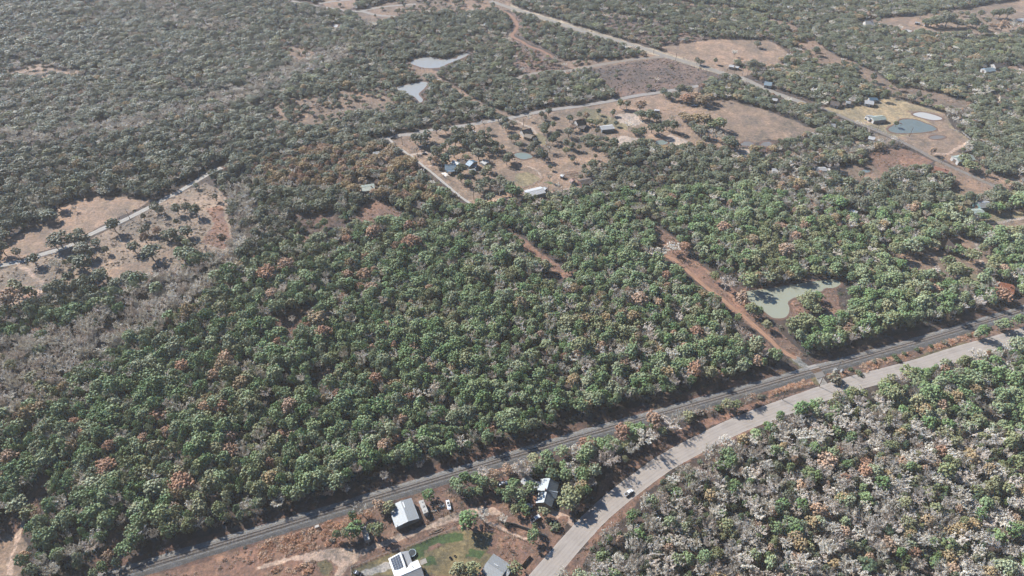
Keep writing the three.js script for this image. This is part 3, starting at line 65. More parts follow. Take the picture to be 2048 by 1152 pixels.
  cover: [["forest",0.62,[[-564.2,-725.2],[-526.5,-729.8],[-456.8,-698.8],[-428.1,-690.3],[-443.0,-669.8],[-492.5,-665.8],[-532.6,-669.8]]],["tan",0.05,[[-538.4,-686.2],[-523.3,-677.9],[-490.2,-667.8],[-476.4,-677.9],[-452.3,-682.0],[-458.4,-691.2],[-483.8,-692.5],[-503.0,-698.8],[-481.0,-711.8],[-487.9,-718.5],[-515.9,-703.1],[-523.2,-690.3]]],["tan",0.1,[[-517.9,-650.1],[-506.1,-650.1],[-499.2,-640.5],[-511.5,-638.6]]],["tan",0.02,[[-365.9,-357.6],[-358.6,-369.1],[-364.6,-382.7],[-367.6,-394.5],[-361.6,-403.6],[-352.7,-414.9],[-344.7,-421.3],[-350.8,-431.9],[-343.1,-445.6],[-330.9,-450.5],[-313.3,-451.9],[-284.2,-445.6],[-285.9,-440.0],[-304.6,-414.9],[-314.8,-399.9],[-331.5,-384.4],[-347.8,-373.0]]],["scrub",0.02,[[-357.9,-349.7],[-353.7,-360.3],[-327.6,-376.9],[-309.3,-394.5],[-288.9,-419.4],[-267.0,-451.9],[-249.9,-471.6],[-234.1,-460.5],[-221.4,-439.4],[-210.5,-413.0],[-203.6,-394.5],[-204.4,-379.8],[-219.3,-371.3],[-232.9,-356.0],[-245.5,-357.6],[-257.1,-352.3],[-273.0,-349.7],[-295.5,-347.1],[-313.1,-342.0],[-316.5,-329.5],[-319.2,-322.3],[-335.1,-310.7]]],["tan",0,[[-281.3,-358.2],[-269.1,-367.2],[-253.6,-369.1],[-242.4,-386.2],[-238.4,-378.5],[-251.4,-363.6],[-262.2,-356.4],[-274.4,-352.9]]],["red",0,[[-237.2,-434.4],[-227.1,-438.9],[-212.4,-412.6],[-203.5,-392.1],[-207.6,-382.3],[-225.3,-392.1],[-222.3,-412.6]]],["red",0,[[-246.5,-360.0],[-239.3,-365.4],[-239.6,-351.1],[-247.8,-354.6]]],["tan",0,[[-344.5,-344.2],[-323.9,-347.6],[-299.7,-351.1],[-293.0,-344.2],[-316.3,-341.7],[-340.7,-337.4]]],["red",0,[[-323.4,-334.1],[-316.3,-337.4],[-315.0,-330.8],[-319.6,-329.2]]],["red",0.03,[[-115.1,-441.4],[-106.8,-445.6],[-97.2,-441.4],[-89.3,-431.9],[-82.5,-429.9],[-86.8,-421.3],[-97.4,-415.5],[-104.8,-414.9],[-111.6,-410.5],[-118.3,-421.3],[-117.4,-431.9]]],["floor",0.06,[[-138.9,-299.9],[-151.8,-301.4],[-159.3,-305.8],[-138.8,-321.2],[-134.1,-324.4],[-122.9,-322.8],[-127.4,-308.8],[-128.9,-301.4],[-133.7,-295.5],[-140.6,-294.1]]],["red",0.05,[[-162.1,-394.1],[-157.5,-405.3],[-150.1,-399.7],[-137.8,-399.7],[-139.0,-393.7],[-151.7,-391.1]]],["red",0,[[-113.1,-252.3],[-112.7,-266.4],[-104.4,-269.1],[-104.1,-256.1]]],["floor",0.15,[[-171.9,-423.3],[-142.8,-429.9],[-112.1,-414.7],[-120.3,-404.2],[-148.2,-402.2],[-165.4,-412.6]]],["tan2",0.42,[[-234.6,-609.5],[-202.4,-623.8],[-183.2,-642.4],[-163.9,-646.2],[-141.0,-650.1],[-123.1,-642.4],[-113.3,-631.2],[-114.9,-606.0],[-123.0,-595.7],[-153.5,-588.9],[-162.9,-572.4],[-187.8,-559.7],[-207.6,-566.0],[-231.3,-585.5]]],["tan2",0.05,[[-161.4,-606.0],[-143.5,-623.8],[-116.3,-616.6],[-123.0,-595.7],[-147.8,-592.3],[-157.3,-592.3]]],["tan2",0.05,[[-192.0,-599.1],[-175.9,-606.0],[-167.0,-585.5],[-182.8,-578.9]]],["tan2",0.3,[[-254.4,-753.1],[-227.6,-750.7],[-215.6,-729.8],[-228.9,-716.3],[-244.5,-720.7]]],["tan2",0.06,[[-243.2,-723.0],[-229.7,-727.5],[-224.8,-714.1],[-240.5,-711.8]]],["tan2",0.3,[[-123.1,-642.4],[-91.9,-665.8],[-99.2,-669.8],[-122.2,-716.3],[-130.6,-725.2],[-105.8,-698.8],[-76.4,-686.2],[-82.0,-669.8],[-91.7,-663.8]]],["tan2",0.06,[[-119.3,-707.5],[-102.3,-698.8],[-84.2,-694.6],[-77.2,-673.8],[-92.3,-669.8],[-112.0,-690.3]]],["scrub",0.55,[[-68.1,-772.6],[-40.2,-792.8],[0.0,-808.5],[0.0,-753.1],[-25.4,-748.3],[-47.1,-734.3]]],["tan2",0.02,[[-193.8,-858.5],[-176.8,-882.3],[-146.0,-907.1],[-104.0,-919.9],[-102.3,-900.8],[-113.9,-888.4],[-137.3,-870.3],[-139.9,-841.3],[-157.4,-835.7],[-169.9,-824.7],[-180.8,-830.2]]],["tan2",0.28,[[-149.5,-900.8],[0.0,-933.0],[0.0,-870.3],[-69.9,-864.4],[-111.0,-858.5],[-143.4,-852.7]]],["tan2",0.05,[[-253.9,-926.4],[-202.3,-933.0],[-197.9,-882.3],[-208.4,-870.3],[-236.0,-882.3]]],["brush",0.25,[[0.0,-777.6],[31.5,-739.0],[59.7,-716.3],[81.4,-716.3],[76.4,-698.8],[40.5,-690.3],[19.2,-682.0],[0.0,-690.3]]],["brush",0.6,[[0.0,-858.5],[59.6,-813.8],[114.7,-772.6],[148.7,-743.6],[143.0,-729.8],[94.5,-720.7],[55.0,-729.8],[18.9,-762.7],[0.0,-798.0]]],["verge",0,[[-2.1,-891.5],[12.6,-873.3],[56.8,-835.7],[83.3,-811.2],[108.9,-790.2],[133.2,-767.6],[156.9,-748.3],[176.4,-732.0],[192.1,-718.5],[210.0,-701.0],[241.0,-675.9],[235.5,-667.8],[202.0,-688.3],[167.1,-720.7],[147.7,-736.6],[107.1,-772.6],[59.6,-813.8],[26.6,-844.2],[-2.1,-867.3]]],["brush",0.35,[[98.6,-849.9],[141.3,-830.2],[200.8,-824.7],[214.7,-813.8],[176.7,-800.6],[124.8,-792.8],[103.4,-813.8]]],["brush",0.45,[[136.5,-792.8],[195.9,-798.0],[231.1,-780.1],[189.4,-762.7],[165.1,-753.1],[144.6,-767.6]]],["tan2",0.3,[[62.9,-873.3],[124.6,-861.4],[183.5,-841.3],[201.3,-827.4],[165.5,-830.2],[102.7,-849.9]]],["tan2",0.05,[[208.5,-913.5],[235.1,-894.6],[274.9,-882.3],[318.9,-861.4],[314.0,-844.2],[291.4,-864.4],[252.4,-876.3],[213.7,-894.6]]],["brush",0.02,[[84.5,-690.3],[99.7,-701.0],[126.3,-714.1],[154.4,-720.7],[170.7,-720.7],[185.9,-705.3],[202.4,-690.3],[219.7,-673.8],[205.8,-665.8],[190.0,-655.9],[168.2,-648.1],[146.8,-640.5],[122.2,-631.2],[104.8,-623.8],[100.3,-642.4],[92.2,-661.8]]],["tan2",0.15,[[21.0,-686.2],[57.8,-686.2],[82.7,-690.3],[76.8,-682.0],[58.6,-698.8],[44.8,-707.5],[68.7,-716.3],[109.0,-720.7],[151.0,-734.3],[163.8,-723.0],[125.7,-709.7],[79.2,-690.3],[43.4,-677.9]]],["tan",0.0,[[164.7,-750.7],[188.9,-760.3],[219.9,-772.6],[249.2,-775.1],[265.8,-772.6],[293.7,-772.6],[300.8,-757.9],[304.5,-739.0],[305.4,-729.8],[287.3,-711.8],[291.2,-701.0],[272.8,-698.8],[259.2,-705.3],[238.3,-707.5],[230.4,-696.7],[209.1,-696.7],[192.1,-718.5],[176.0,-729.8],[167.3,-743.6]]],["tan",0.05,[[209.6,-698.8],[230.9,-698.8],[257.5,-698.8],[251.3,-682.0],[238.7,-673.8],[226.8,-682.0]]],["tan2",0.06,[[313.2,-841.3],[332.2,-830.2],[341.8,-803.2],[348.9,-777.6],[350.3,-748.3],[356.9,-725.2],[370.1,-711.8],[372.2,-698.8],[381.4,-686.2],[385.2,-661.8],[400.6,-646.2],[422.2,-638.6],[433.5,-627.5],[446.2,-620.2],[434.0,-599.1],[414.7,-592.3],[410.1,-599.1],[395.7,-616.6],[380.8,-627.5],[363.8,-642.4],[359.5,-665.8],[358.4,-690.3],[349.2,-698.8],[331.4,-698.8],[319.0,-720.7],[316.7,-748.3],[324.6,-767.6],[322.1,-803.2],[310.0,-830.2]]],["brush",0.55,[[300.4,-824.7],[318.9,-819.2],[340.1,-798.0],[345.3,-772.6],[317.8,-757.9],[303.7,-767.6],[289.3,-777.6]]],["ranch",0,[[298.2,-602.5],[316.8,-609.5],[329.9,-606.0],[354.9,-620.2],[374.3,-627.5],[387.6,-613.1],[410.0,-592.3],[406.7,-578.9],[405.0,-559.7],[407.9,-541.3],[400.4,-532.4],[387.4,-520.9],[371.7,-515.3],[360.6,-506.9],[350.7,-529.5],[340.6,-547.4],[327.0,-566.0],[314.0,-580.6],[304.6,-588.9]]],["tan",0,[[375.1,-599.1],[410.0,-592.3],[402.0,-566.0],[406.4,-541.3],[387.4,-520.9],[361.9,-509.7],[350.7,-529.5],[343.6,-547.4],[383.8,-556.6],[391.3,-562.8],[386.6,-575.7]]],["tan",0.0,[[419.0,-830.2],[442.6,-838.5],[470.6,-847.0],[491.0,-847.0],[527.9,-864.4],[575.5,-876.3],[607.1,-888.4],[639.5,-900.8],[680.5,-919.9],[706.7,-919.9],[630.8,-792.8],[598.9,-792.8],[573.4,-787.7],[552.7,-785.1],[533.4,-792.8],[502.4,-785.1],[476.0,-795.4],[459.9,-803.2],[442.8,-819.2],[420.9,-824.7]]],["tan2",0.1,[[486.5,-686.2],[507.2,-698.8],[522.6,-701.0],[557.0,-698.8],[547.2,-682.0],[510.1,-677.9],[481.9,-673.8]]],["tan2",0.3,[[474.9,-631.2],[493.4,-634.9],[503.1,-623.8],[486.6,-616.6],[478.8,-620.2]]],["scrub",0.3,[[206.4,-515.3],[259.5,-523.8],[291.7,-532.4],[327.3,-529.5],[344.4,-535.4],[328.1,-553.5],[300.2,-535.4],[255.8,-512.5],[216.9,-501.5]]],["red",0.02,[[307.0,-515.3],[326.1,-526.6],[346.7,-523.8],[357.9,-504.2],[348.5,-496.1],[325.2,-490.8],[308.1,-483.0],[305.1,-496.1]]],["tan2",0.03,[[273.3,-493.5],[295.9,-501.5],[305.1,-496.1],[308.1,-483.0],[299.4,-475.4],[284.4,-471.6],[270.8,-475.4],[270.4,-485.6]]],["tan2",0.03,[[360.6,-506.9],[365.2,-498.8],[371.1,-490.8],[380.6,-476.6],[391.0,-463.0],[376.4,-455.7],[356.9,-448.6],[349.7,-458.1],[362.3,-472.8],[358.9,-485.6],[355.5,-496.1]]],["tan2",0.08,[[364.5,-515.3],[387.4,-520.9],[396.1,-506.9],[394.8,-496.1],[403.1,-480.4],[421.8,-480.4],[424.7,-470.4],[400.3,-463.0],[390.2,-469.1],[378.2,-485.6]]],["lawn2",0.04,[[348.5,-452.9],[357.5,-457.6],[363.5,-443.5],[374.4,-432.1],[393.1,-429.9],[388.1,-421.1],[368.6,-416.8],[351.4,-412.6],[349.0,-427.7],[344.5,-436.6]]],["tan",0.0,[[349.6,-411.5],[389.4,-423.3],[403.8,-425.5],[387.8,-398.1],[366.8,-402.2],[353.0,-406.3]]],["tan2",0.03,[[262.6,-375.6],[274.4,-378.5],[287.1,-380.4],[298.1,-386.2],[313.8,-394.1],[328.0,-398.1],[336.1,-390.1],[343.6,-386.2],[332.7,-365.4],[321.7,-360.0],[319.4,-351.1],[306.9,-344.2],[298.2,-342.5],[296.7,-351.1],[290.1,-356.4],[279.5,-358.2],[269.6,-367.2]]],["lawn2",0.0,[[313.9,-358.2],[321.2,-354.6],[315.4,-347.6],[296.2,-340.8],[297.3,-347.6]]],["tan2",0.1,[[257.0,-441.2],[264.0,-432.1],[272.4,-414.7],[266.5,-412.6],[258.4,-427.7]]],["red",0,[[174.4,-312.5],[178.9,-321.2],[180.7,-327.6],[188.0,-330.0],[207.0,-337.4],[209.6,-342.5],[216.8,-343.3],[215.1,-329.2],[212.6,-318.1],[204.0,-313.4],[192.1,-309.6],[178.3,-309.6]]],["floor",0.12,[[155.2,-341.7],[172.3,-344.2],[195.8,-347.6],[222.5,-352.9],[222.6,-346.8],[207.1,-347.6],[170.8,-339.1],[153.7,-335.8]]],["red",0.0,[[108.5,-403.0],[116.9,-394.5],[124.5,-382.7],[131.2,-366.9],[141.6,-351.3],[151.3,-336.0],[156.1,-322.8],[164.3,-306.1],[172.8,-287.8],[176.3,-277.9],[168.7,-274.7],[158.5,-291.2],[147.6,-308.4],[136.3,-328.1],[126.8,-345.6],[114.0,-368.0],[106.9,-375.8]]],["red",0.05,[[138.9,-314.3],[142.2,-306.1],[158.0,-289.5],[163.6,-279.5],[144.2,-283.6],[141.2,-298.1]]],["red",0.1,[[91.7,-426.6],[96.3,-423.3],[108.6,-412.6],[115.1,-400.1],[122.6,-394.1],[129.5,-386.2],[126.3,-382.3],[113.7,-392.1],[106.6,-408.4],[93.4,-420.0]]],["red",0.0,[[-3.7,-407.3],[2.5,-403.2],[13.3,-390.1],[20.1,-377.5],[29.2,-369.1],[35.7,-360.0],[45.9,-358.2],[45.6,-354.6],[37.5,-352.9],[42.8,-346.8],[40.4,-344.2],[31.9,-352.9],[24.9,-349.4],[23.9,-352.9],[30.9,-356.4],[15.3,-375.6],[8.4,-384.2],[0.0,-397.1],[-4.9,-403.2]]],["floor",0.1,[[-16.2,-320.4],[-10.9,-327.6],[-4.4,-334.1],[2.2,-339.1],[3.3,-337.4],[-4.4,-330.8],[-10.8,-322.8],[-13.9,-316.5]]],["tan",0,[[-111.0,-544.9],[-100.0,-550.4],[-87.6,-552.3],[-70.4,-562.5],[-37.3,-569.2],[-0.9,-578.9],[31.8,-594.0],[72.2,-606.4],[100.9,-617.0],[145.5,-633.4],[166.8,-641.3],[188.3,-648.1],[181.3,-606.0],[195.7,-620.2],[212.0,-620.2],[229.5,-606.0],[244.5,-599.1],[243.1,-594.0],[251.1,-588.9],[262.1,-578.9],[270.4,-566.0],[281.0,-561.3],[276.4,-556.6],[259.8,-547.4],[243.0,-541.3],[228.6,-542.8],[211.5,-532.4],[200.5,-529.5],[189.6,-526.6],[175.6,-529.5],[155.4,-531.0],[137.6,-529.5],[126.4,-533.0],[112.3,-536.9],[87.7,-528.1],[79.0,-522.3],[82.5,-513.9],[84.4,-498.8],[72.6,-493.5],[65.7,-477.9],[54.7,-462.7],[36.3,-456.2],[14.2,-449.8],[-9.4,-441.4],[-24.9,-439.4],[-31.6,-440.0],[-54.9,-470.8],[-73.5,-495.6],[-87.4,-514.4]]],["lawn2",0,[[70.6,-606.0],[88.1,-588.9],[108.0,-572.4],[104.8,-559.7],[91.5,-562.8],[72.8,-575.7],[62.9,-588.9]]],["lawn2",0,[[22.7,-556.6],[31.3,-544.3],[29.4,-532.4],[16.3,-538.3]]],["lawn2",0,[[26.4,-459.4],[33.3,-460.0],[33.5,-457.1],[28.1,-455.5]]],["lawn",0,[[27.5,-472.1],[30.1,-473.8],[33.8,-470.3],[32.8,-469.1]]],["lawn2",0,[[3.4,-485.2],[13.2,-488.2],[21.1,-480.4],[24.5,-477.4],[16.9,-468.0],[8.3,-465.1],[3.3,-469.7]]],["pale",0,[[97.5,-588.9],[117.3,-595.7],[123.4,-572.4],[110.2,-566.0],[99.1,-575.7]]],["pale",0,[[85.8,-538.3],[99.0,-548.9],[113.3,-544.3],[110.4,-533.9],[93.7,-529.5]]],["pale",0,[[134.2,-544.3],[144.2,-550.4],[156.9,-538.3],[149.3,-529.5],[138.1,-532.4]]],["pale",0,[[187.4,-523.8],[201.2,-526.6],[209.2,-523.8],[200.8,-513.9],[191.2,-515.3]]],["tan2",0,[[-104.7,-538.4],[-89.4,-550.1],[-74.9,-553.3],[-76.5,-526.1],[-85.6,-516.1]]],["floor",0.0,[[-214.8,-138.9],[-181.5,-150.9],[-123.6,-172.5],[-71.6,-192.1],[0.0,-217.6],[51.7,-235.6],[90.7,-248.3],[150.8,-268.3],[179.1,-277.5],[229.7,-294.2],[253.9,-301.2],[337.1,-331.0],[401.3,-352.9],[373.8,-310.7],[325.5,-310.7],[246.0,-283.6],[173.3,-259.8],[145.8,-250.9],[87.6,-231.1],[0.0,-200.6],[-69.2,-176.8],[-119.8,-159.2],[-176.6,-139.8]]],["red",0.0,[[-201.5,-130.3],[-176.6,-139.8],[-119.8,-159.2],[-69.2,-176.8],[-40.9,-186.6],[-31.1,-189.8],[-36.5,-189.9],[-24.4,-183.3],[-25.6,-175.1],[-11.1,-178.7],[0.0,-183.3],[-2.7,-173.9],[7.0,-173.9],[18.9,-178.2],[24.6,-173.9],[26.1,-165.6],[16.2,-154.0],[8.3,-144.4],[3.5,-127.1],[-199.9,-127.1]]],["floor",0.0,[[-24.4,-183.3],[-25.6,-175.1],[-11.1,-178.7],[0.0,-183.3],[0.0,-195.6],[-28.2,-191.8]]],["redscrub",0,[[-120.0,-159.7],[-107.2,-164.7],[-96.1,-168.1],[-78.9,-174.3],[-69.1,-178.7],[-64.2,-173.4],[-71.5,-169.0],[-78.7,-164.7],[-84.4,-161.4],[-76.2,-159.7],[-88.2,-157.2],[-102.9,-154.0],[-117.2,-150.0]]],["redscrub",0,[[-115.6,-144.4],[-112.4,-149.2],[-99.1,-150.8],[-89.6,-149.2],[-81.8,-144.4]]],["sand",0,[[-117.0,-149.2],[-102.6,-152.8],[-88.0,-156.4],[-76.1,-158.7],[-69.4,-156.4],[-71.8,-152.4],[-75.9,-149.2],[-77.2,-144.4],[-80.2,-144.4],[-79.8,-150.0],[-85.1,-153.2],[-102.2,-150.8],[-116.5,-147.5]]],["olivegrass",0,[[-90.1,-151.6],[-85.8,-153.2],[-81.2,-149.2],[-82.5,-144.4],[-85.5,-144.4]]],["sand",0,[[-72.4,-155.6],[-60.8,-160.9],[-50.4,-166.0],[-38.9,-170.3],[-25.7,-176.5],[-19.2,-178.3],[-9.5,-179.2],[-4.6,-176.9],[-7.8,-175.1],[-12.6,-175.6],[-19.1,-174.7],[-37.9,-167.7],[-49.3,-163.5],[-59.7,-158.5],[-69.0,-154.0]]],["sand",0,[[-15.4,-173.1],[-11.9,-171.8],[-8.0,-169.7],[-2.7,-166.5],[4.0,-163.7],[6.8,-161.9],[5.9,-160.9],[1.1,-163.0],[-4.6,-165.8],[-9.4,-168.3],[-13.8,-170.7]]],["tan2",0,[[-52.5,-157.2],[-38.3,-163.0],[-26.8,-169.0],[-25.4,-171.6],[-25.9,-167.3],[-47.2,-158.9],[-71.2,-148.4],[-72.7,-144.4],[-74.1,-147.6]]],["olivegrass",0,[[-73.4,-148.0],[-67.0,-150.8],[-48.0,-158.5],[-26.7,-166.9],[-21.9,-167.3],[-9.2,-164.7],[0.0,-159.7],[1.8,-153.2],[-2.8,-150.8],[-8.2,-154.0],[-16.3,-144.4],[-72.0,-144.4]]],["lawn",0,[[-47.1,-157.6],[-45.0,-159.7],[-32.9,-164.7],[-26.6,-166.0],[-22.6,-164.7],[-22.4,-161.4],[-32.4,-158.9],[-40.8,-156.4],[-40.5,-153.2],[-44.2,-152.4],[-46.8,-154.8]]],["lawn",0,[[-19.1,-158.1],[-12.1,-157.2],[-14.3,-153.2],[-21.3,-154.0]]],["lawn",0,[[-40.5,-153.2],[-35.1,-154.0],[-34.0,-150.0],[-40.1,-149.2]]],["red",0,[[-39.0,-158.5],[-34.0,-159.3],[-31.6,-158.5],[-35.3,-156.4],[-38.8,-156.0]]],["red",0,[[-9.3,-163.5],[-2.7,-165.0],[5.9,-161.4],[10.0,-157.4],[10.5,-156.0],[3.9,-149.7],[-0.7,-148.7],[-8.7,-154.0],[-12.0,-156.5]]],["concrete",0,[[-69.7,-144.4],[-67.2,-147.2],[-57.1,-151.2],[-55.5,-148.0],[-63.7,-144.4]]],["red",0.0,[[19.6,-144.4],[31.0,-156.4],[38.8,-165.6],[48.6,-175.1],[57.7,-183.3],[68.9,-191.8],[82.6,-202.6],[86.4,-204.6],[92.2,-207.6],[106.0,-214.9],[126.4,-225.7],[136.6,-230.0],[125.6,-222.4],[105.3,-211.8],[89.6,-203.6],[82.0,-199.6],[74.1,-192.7],[62.5,-182.4],[56.7,-175.1],[47.9,-169.0],[37.5,-159.7],[30.1,-144.4]]],["red",0.02,[[41.1,-182.4],[52.1,-191.8],[73.9,-207.6],[88.7,-217.0],[108.8,-228.0],[129.3,-237.1],[143.6,-242.9],[175.7,-255.1],[191.4,-261.3],[235.0,-274.7],[267.8,-287.0],[295.7,-295.5],[329.5,-305.8],[334.8,-315.0],[292.2,-302.8],[245.6,-282.8],[222.1,-274.7],[192.0,-262.9],[170.6,-254.1],[130.5,-241.7],[100.2,-230.2],[75.7,-219.2],[61.0,-208.7],[47.7,-197.6]]],["olivegrass",0,[[234.4,-273.3],[251.4,-282.1],[274.3,-289.8],[289.4,-293.4],[278.3,-287.7],[254.1,-279.4]]],["redscrub",0.0,[[182.7,-264.2],[200.7,-270.7],[247.5,-287.0],[289.4,-301.4],[288.2,-297.0],[268.5,-288.4],[244.4,-280.1],[221.5,-273.3],[209.0,-266.8],[190.6,-259.1]]],["redscrub",0.0,[[147.4,-256.3],[158.5,-261.3],[175.2,-265.2],[178.5,-257.6],[172.1,-255.7],[154.7,-252.0],[144.4,-245.9]]],["olivegrass",0,[[168.7,-278.7],[176.1,-270.7],[180.5,-257.8],[175.7,-257.8],[170.3,-268.1],[165.9,-276.0]]],["tan",0,[[-252.2,-156.7],[-242.8,-164.7],[-235.8,-166.4],[-225.9,-159.7],[-224.9,-156.4],[-223.8,-150.0],[-222.2,-144.4],[-217.2,-133.6],[-238.3,-133.6]]],["floor",0.1,[[-248.7,-175.1],[-240.0,-176.9],[-239.1,-195.6],[-234.3,-199.6],[-233.6,-189.9],[-234.0,-184.2],[-229.2,-173.4],[-231.7,-164.7],[-242.8,-164.7]]],["sand",0,[[-228.3,-144.4],[-235.7,-164.7],[-237.2,-173.4],[-235.6,-173.4],[-233.9,-167.3],[-230.1,-153.2],[-225.6,-144.4]]],["red",0,[[-238.0,-187.0],[-234.9,-190.8],[-231.8,-188.0],[-233.1,-182.4],[-228.0,-174.3],[-229.6,-173.4],[-234.1,-180.6]]],["floor",0.05,[[-194.0,-151.6],[-190.0,-156.4],[-190.1,-170.7],[-184.8,-173.4],[-181.0,-168.1],[-182.1,-159.7],[-177.1,-151.6],[-186.1,-147.6]]]],
  tracks: [["sand",1.5,[[-345.5,-368.2],[-335.6,-360.0],[-322.0,-349.4],[-315.4,-342.5],[-314.9,-335.8],[-319.6,-329.2]]],["sand",1.5,[[-343.9,-368.2],[-334.3,-360.3],[-320.7,-349.7],[-313.7,-342.2],[-312.9,-334.8],[-317.6,-328.4]]],["tan2",5,[[-76.8,-669.8],[-69.3,-661.8],[-60.0,-650.1],[-47.2,-631.2],[-33.3,-613.1],[-18.5,-599.1],[0.0,-585.5]]],["pale",2.2,[[0.0,-580.6],[9.3,-572.4],[18.3,-561.3],[21.1,-553.5]]],["sand",2.5,[[-27.1,-441.1],[-15.3,-446.0],[6.8,-449.2],[16.1,-450.9],[34.9,-457.6],[52.3,-465.3]]],["pale",1.2,[[12.0,-498.2],[16.5,-493.2],[21.3,-487.6],[24.1,-483.4],[25.4,-479.2]]],["tan2",1.6,[[-67.7,-496.8],[-61.0,-487.5],[-54.4,-476.7],[-46.1,-466.1],[-21.1,-454.2]]],["pale",2.2,[[-74.0,-495.9],[-66.8,-497.7]]],["pale",3.5,[[-86.5,-515.1],[-80.8,-518.0],[-73.9,-520.0]]],["pale",1.4,[[295.1,-382.3],[299.6,-376.6],[302.1,-371.9]]],["pale",1.6,[[336.1,-390.1],[333.5,-382.3],[329.5,-374.7],[328.9,-368.2],[331.0,-364.5]]],["pale",3.5,[[349.4,-413.6],[368.6,-416.8],[388.8,-422.2],[404.5,-426.6]]],["sand",2.6,[[323.4,-572.4],[331.1,-576.3],[337.7,-577.3]]],["sand",2.5,[[365.9,-515.3],[380.9,-519.5],[394.6,-529.5],[404.9,-538.3]]],["tan2",1.5,[[455.9,-841.3],[484.3,-813.8],[508.5,-798.0],[537.3,-800.6]]],["sand",3.0,[[18.4,-177.1],[21.7,-173.9],[24.5,-172.3],[27.3,-170.4],[29.6,-169.1]]],["red",4,[[-2.7,-173.9],[4.1,-173.9],[11.3,-170.7],[18.5,-169.7],[24.4,-170.7]]],["gravelgrey",5,[[170.3,-277.4],[173.1,-272.0],[176.2,-268.1],[178.8,-264.2],[180.5,-257.8],[183.0,-254.1]]],["pale",3,[[-119.6,-451.9],[-127.2,-475.5],[-121.9,-475.5],[-116.4,-474.5]]]],
  zones: [[0.22,0.02,0.02,[[-779.0,-988.4],[-183.0,-988.4],[-138.4,-852.7],[-235.7,-653.9],[-330.0,-559.7],[-474.4,-498.8]]],[0.12,0.02,0.02,[[-489.9,-523.8],[-330.0,-559.7],[-229.8,-631.2],[-58.5,-588.9],[-117.6,-541.3],[-232.0,-506.9],[-254.0,-471.6],[-417.1,-406.7]]],[0.85,0.0,0.0,[[-496.9,-564.4],[-417.3,-552.3],[-379.9,-569.2],[-341.7,-588.9],[-305.3,-620.2],[-276.3,-653.9],[-245.0,-690.3],[-214.1,-743.6],[-180.9,-760.8],[-178.5,-716.3],[-210.6,-677.9],[-249.7,-631.2],[-283.0,-597.0],[-321.1,-572.1],[-359.5,-544.0],[-406.3,-530.7],[-476.6,-530.7]]],[0.6,0.0,0.0,[[-496.7,-926.4],[-449.8,-907.1],[-367.6,-835.7],[-311.8,-811.2],[-305.0,-787.7],[-365.8,-795.4],[-437.9,-844.2]]],[0.13,0.012,0.03,[[-368.0,-349.7],[-233.1,-483.0],[-25.2,-446.3],[74.3,-498.8],[454.1,-498.8],[342.1,-310.7],[20.0,-212.2],[-185.3,-142.5],[-238.3,-133.6]]],[0.3,0.06,0.02,[[-208.9,-382.7],[-187.0,-406.7],[-177.1,-371.3],[-198.4,-310.7],[-235.7,-253.1],[-260.8,-225.1],[-285.5,-212.2],[-297.3,-231.8],[-246.3,-276.3],[-204.9,-329.5]]],[0.95,0.0,0.0,[[-331.4,-288.7],[-289.7,-290.8],[-274.6,-303.9],[-264.5,-316.2],[-250.9,-329.5],[-236.6,-352.3],[-209.0,-361.4],[-208.9,-382.7],[-201.8,-394.5],[-212.7,-432.6],[-233.3,-464.2],[-215.3,-471.6],[-196.2,-432.6],[-189.1,-394.5],[-190.4,-363.0],[-195.8,-342.0],[-205.6,-322.3],[-219.7,-308.4],[-230.6,-296.4],[-240.0,-282.4],[-247.6,-266.4],[-263.3,-251.2],[-273.5,-233.5],[-295.2,-228.4]]],[0.08,0.6,0.05,[[-220.0,-494.8],[-169.6,-534.2],[-115.1,-523.8],[-77.7,-498.8],[-50.2,-467.9],[-63.7,-438.0],[-103.7,-446.3],[-153.9,-460.5],[-203.7,-466.4]]],[0.3,0.12,0.03,[[194.7,-475.4],[268.5,-523.8],[295.0,-460.5],[255.9,-400.5],[202.7,-419.4]]],[0.3,0.1,0.02,[[167.5,-541.3],[233.6,-523.8],[345.8,-541.3],[373.7,-506.9],[310.6,-498.8],[203.0,-506.9]]],[0.22,0.06,0.03,[[-7.6,-310.7],[161.6,-349.7],[166.2,-276.3],[77.8,-245.8],[22.1,-260.6]]],[0.54,0.05,0.08,[[-5.1,-123.0],[22.0,-149.5],[41.9,-166.8],[66.5,-188.3],[98.4,-209.1],[146.0,-228.4],[197.7,-249.4],[243.2,-268.3],[263.0,-249.4],[209.9,-225.1],[309.7,-212.2],[251.6,-123.0]]],[0.25,0.05,0.06,[[192.0,-249.4],[244.1,-270.3],[298.4,-288.7],[355.1,-306.1],[306.7,-228.4],[238.6,-228.4],[211.4,-228.4]]],[0.1,0.14,0.02,[[435.9,-792.8],[465.8,-772.6],[513.3,-753.1],[527.2,-729.8],[503.7,-698.8],[454.4,-707.5],[428.2,-729.8]]],[0.45,0.1,0.0,[[416.6,-606.0],[452.7,-620.2],[426.5,-566.0],[406.5,-553.5],[405.1,-572.4]]]],
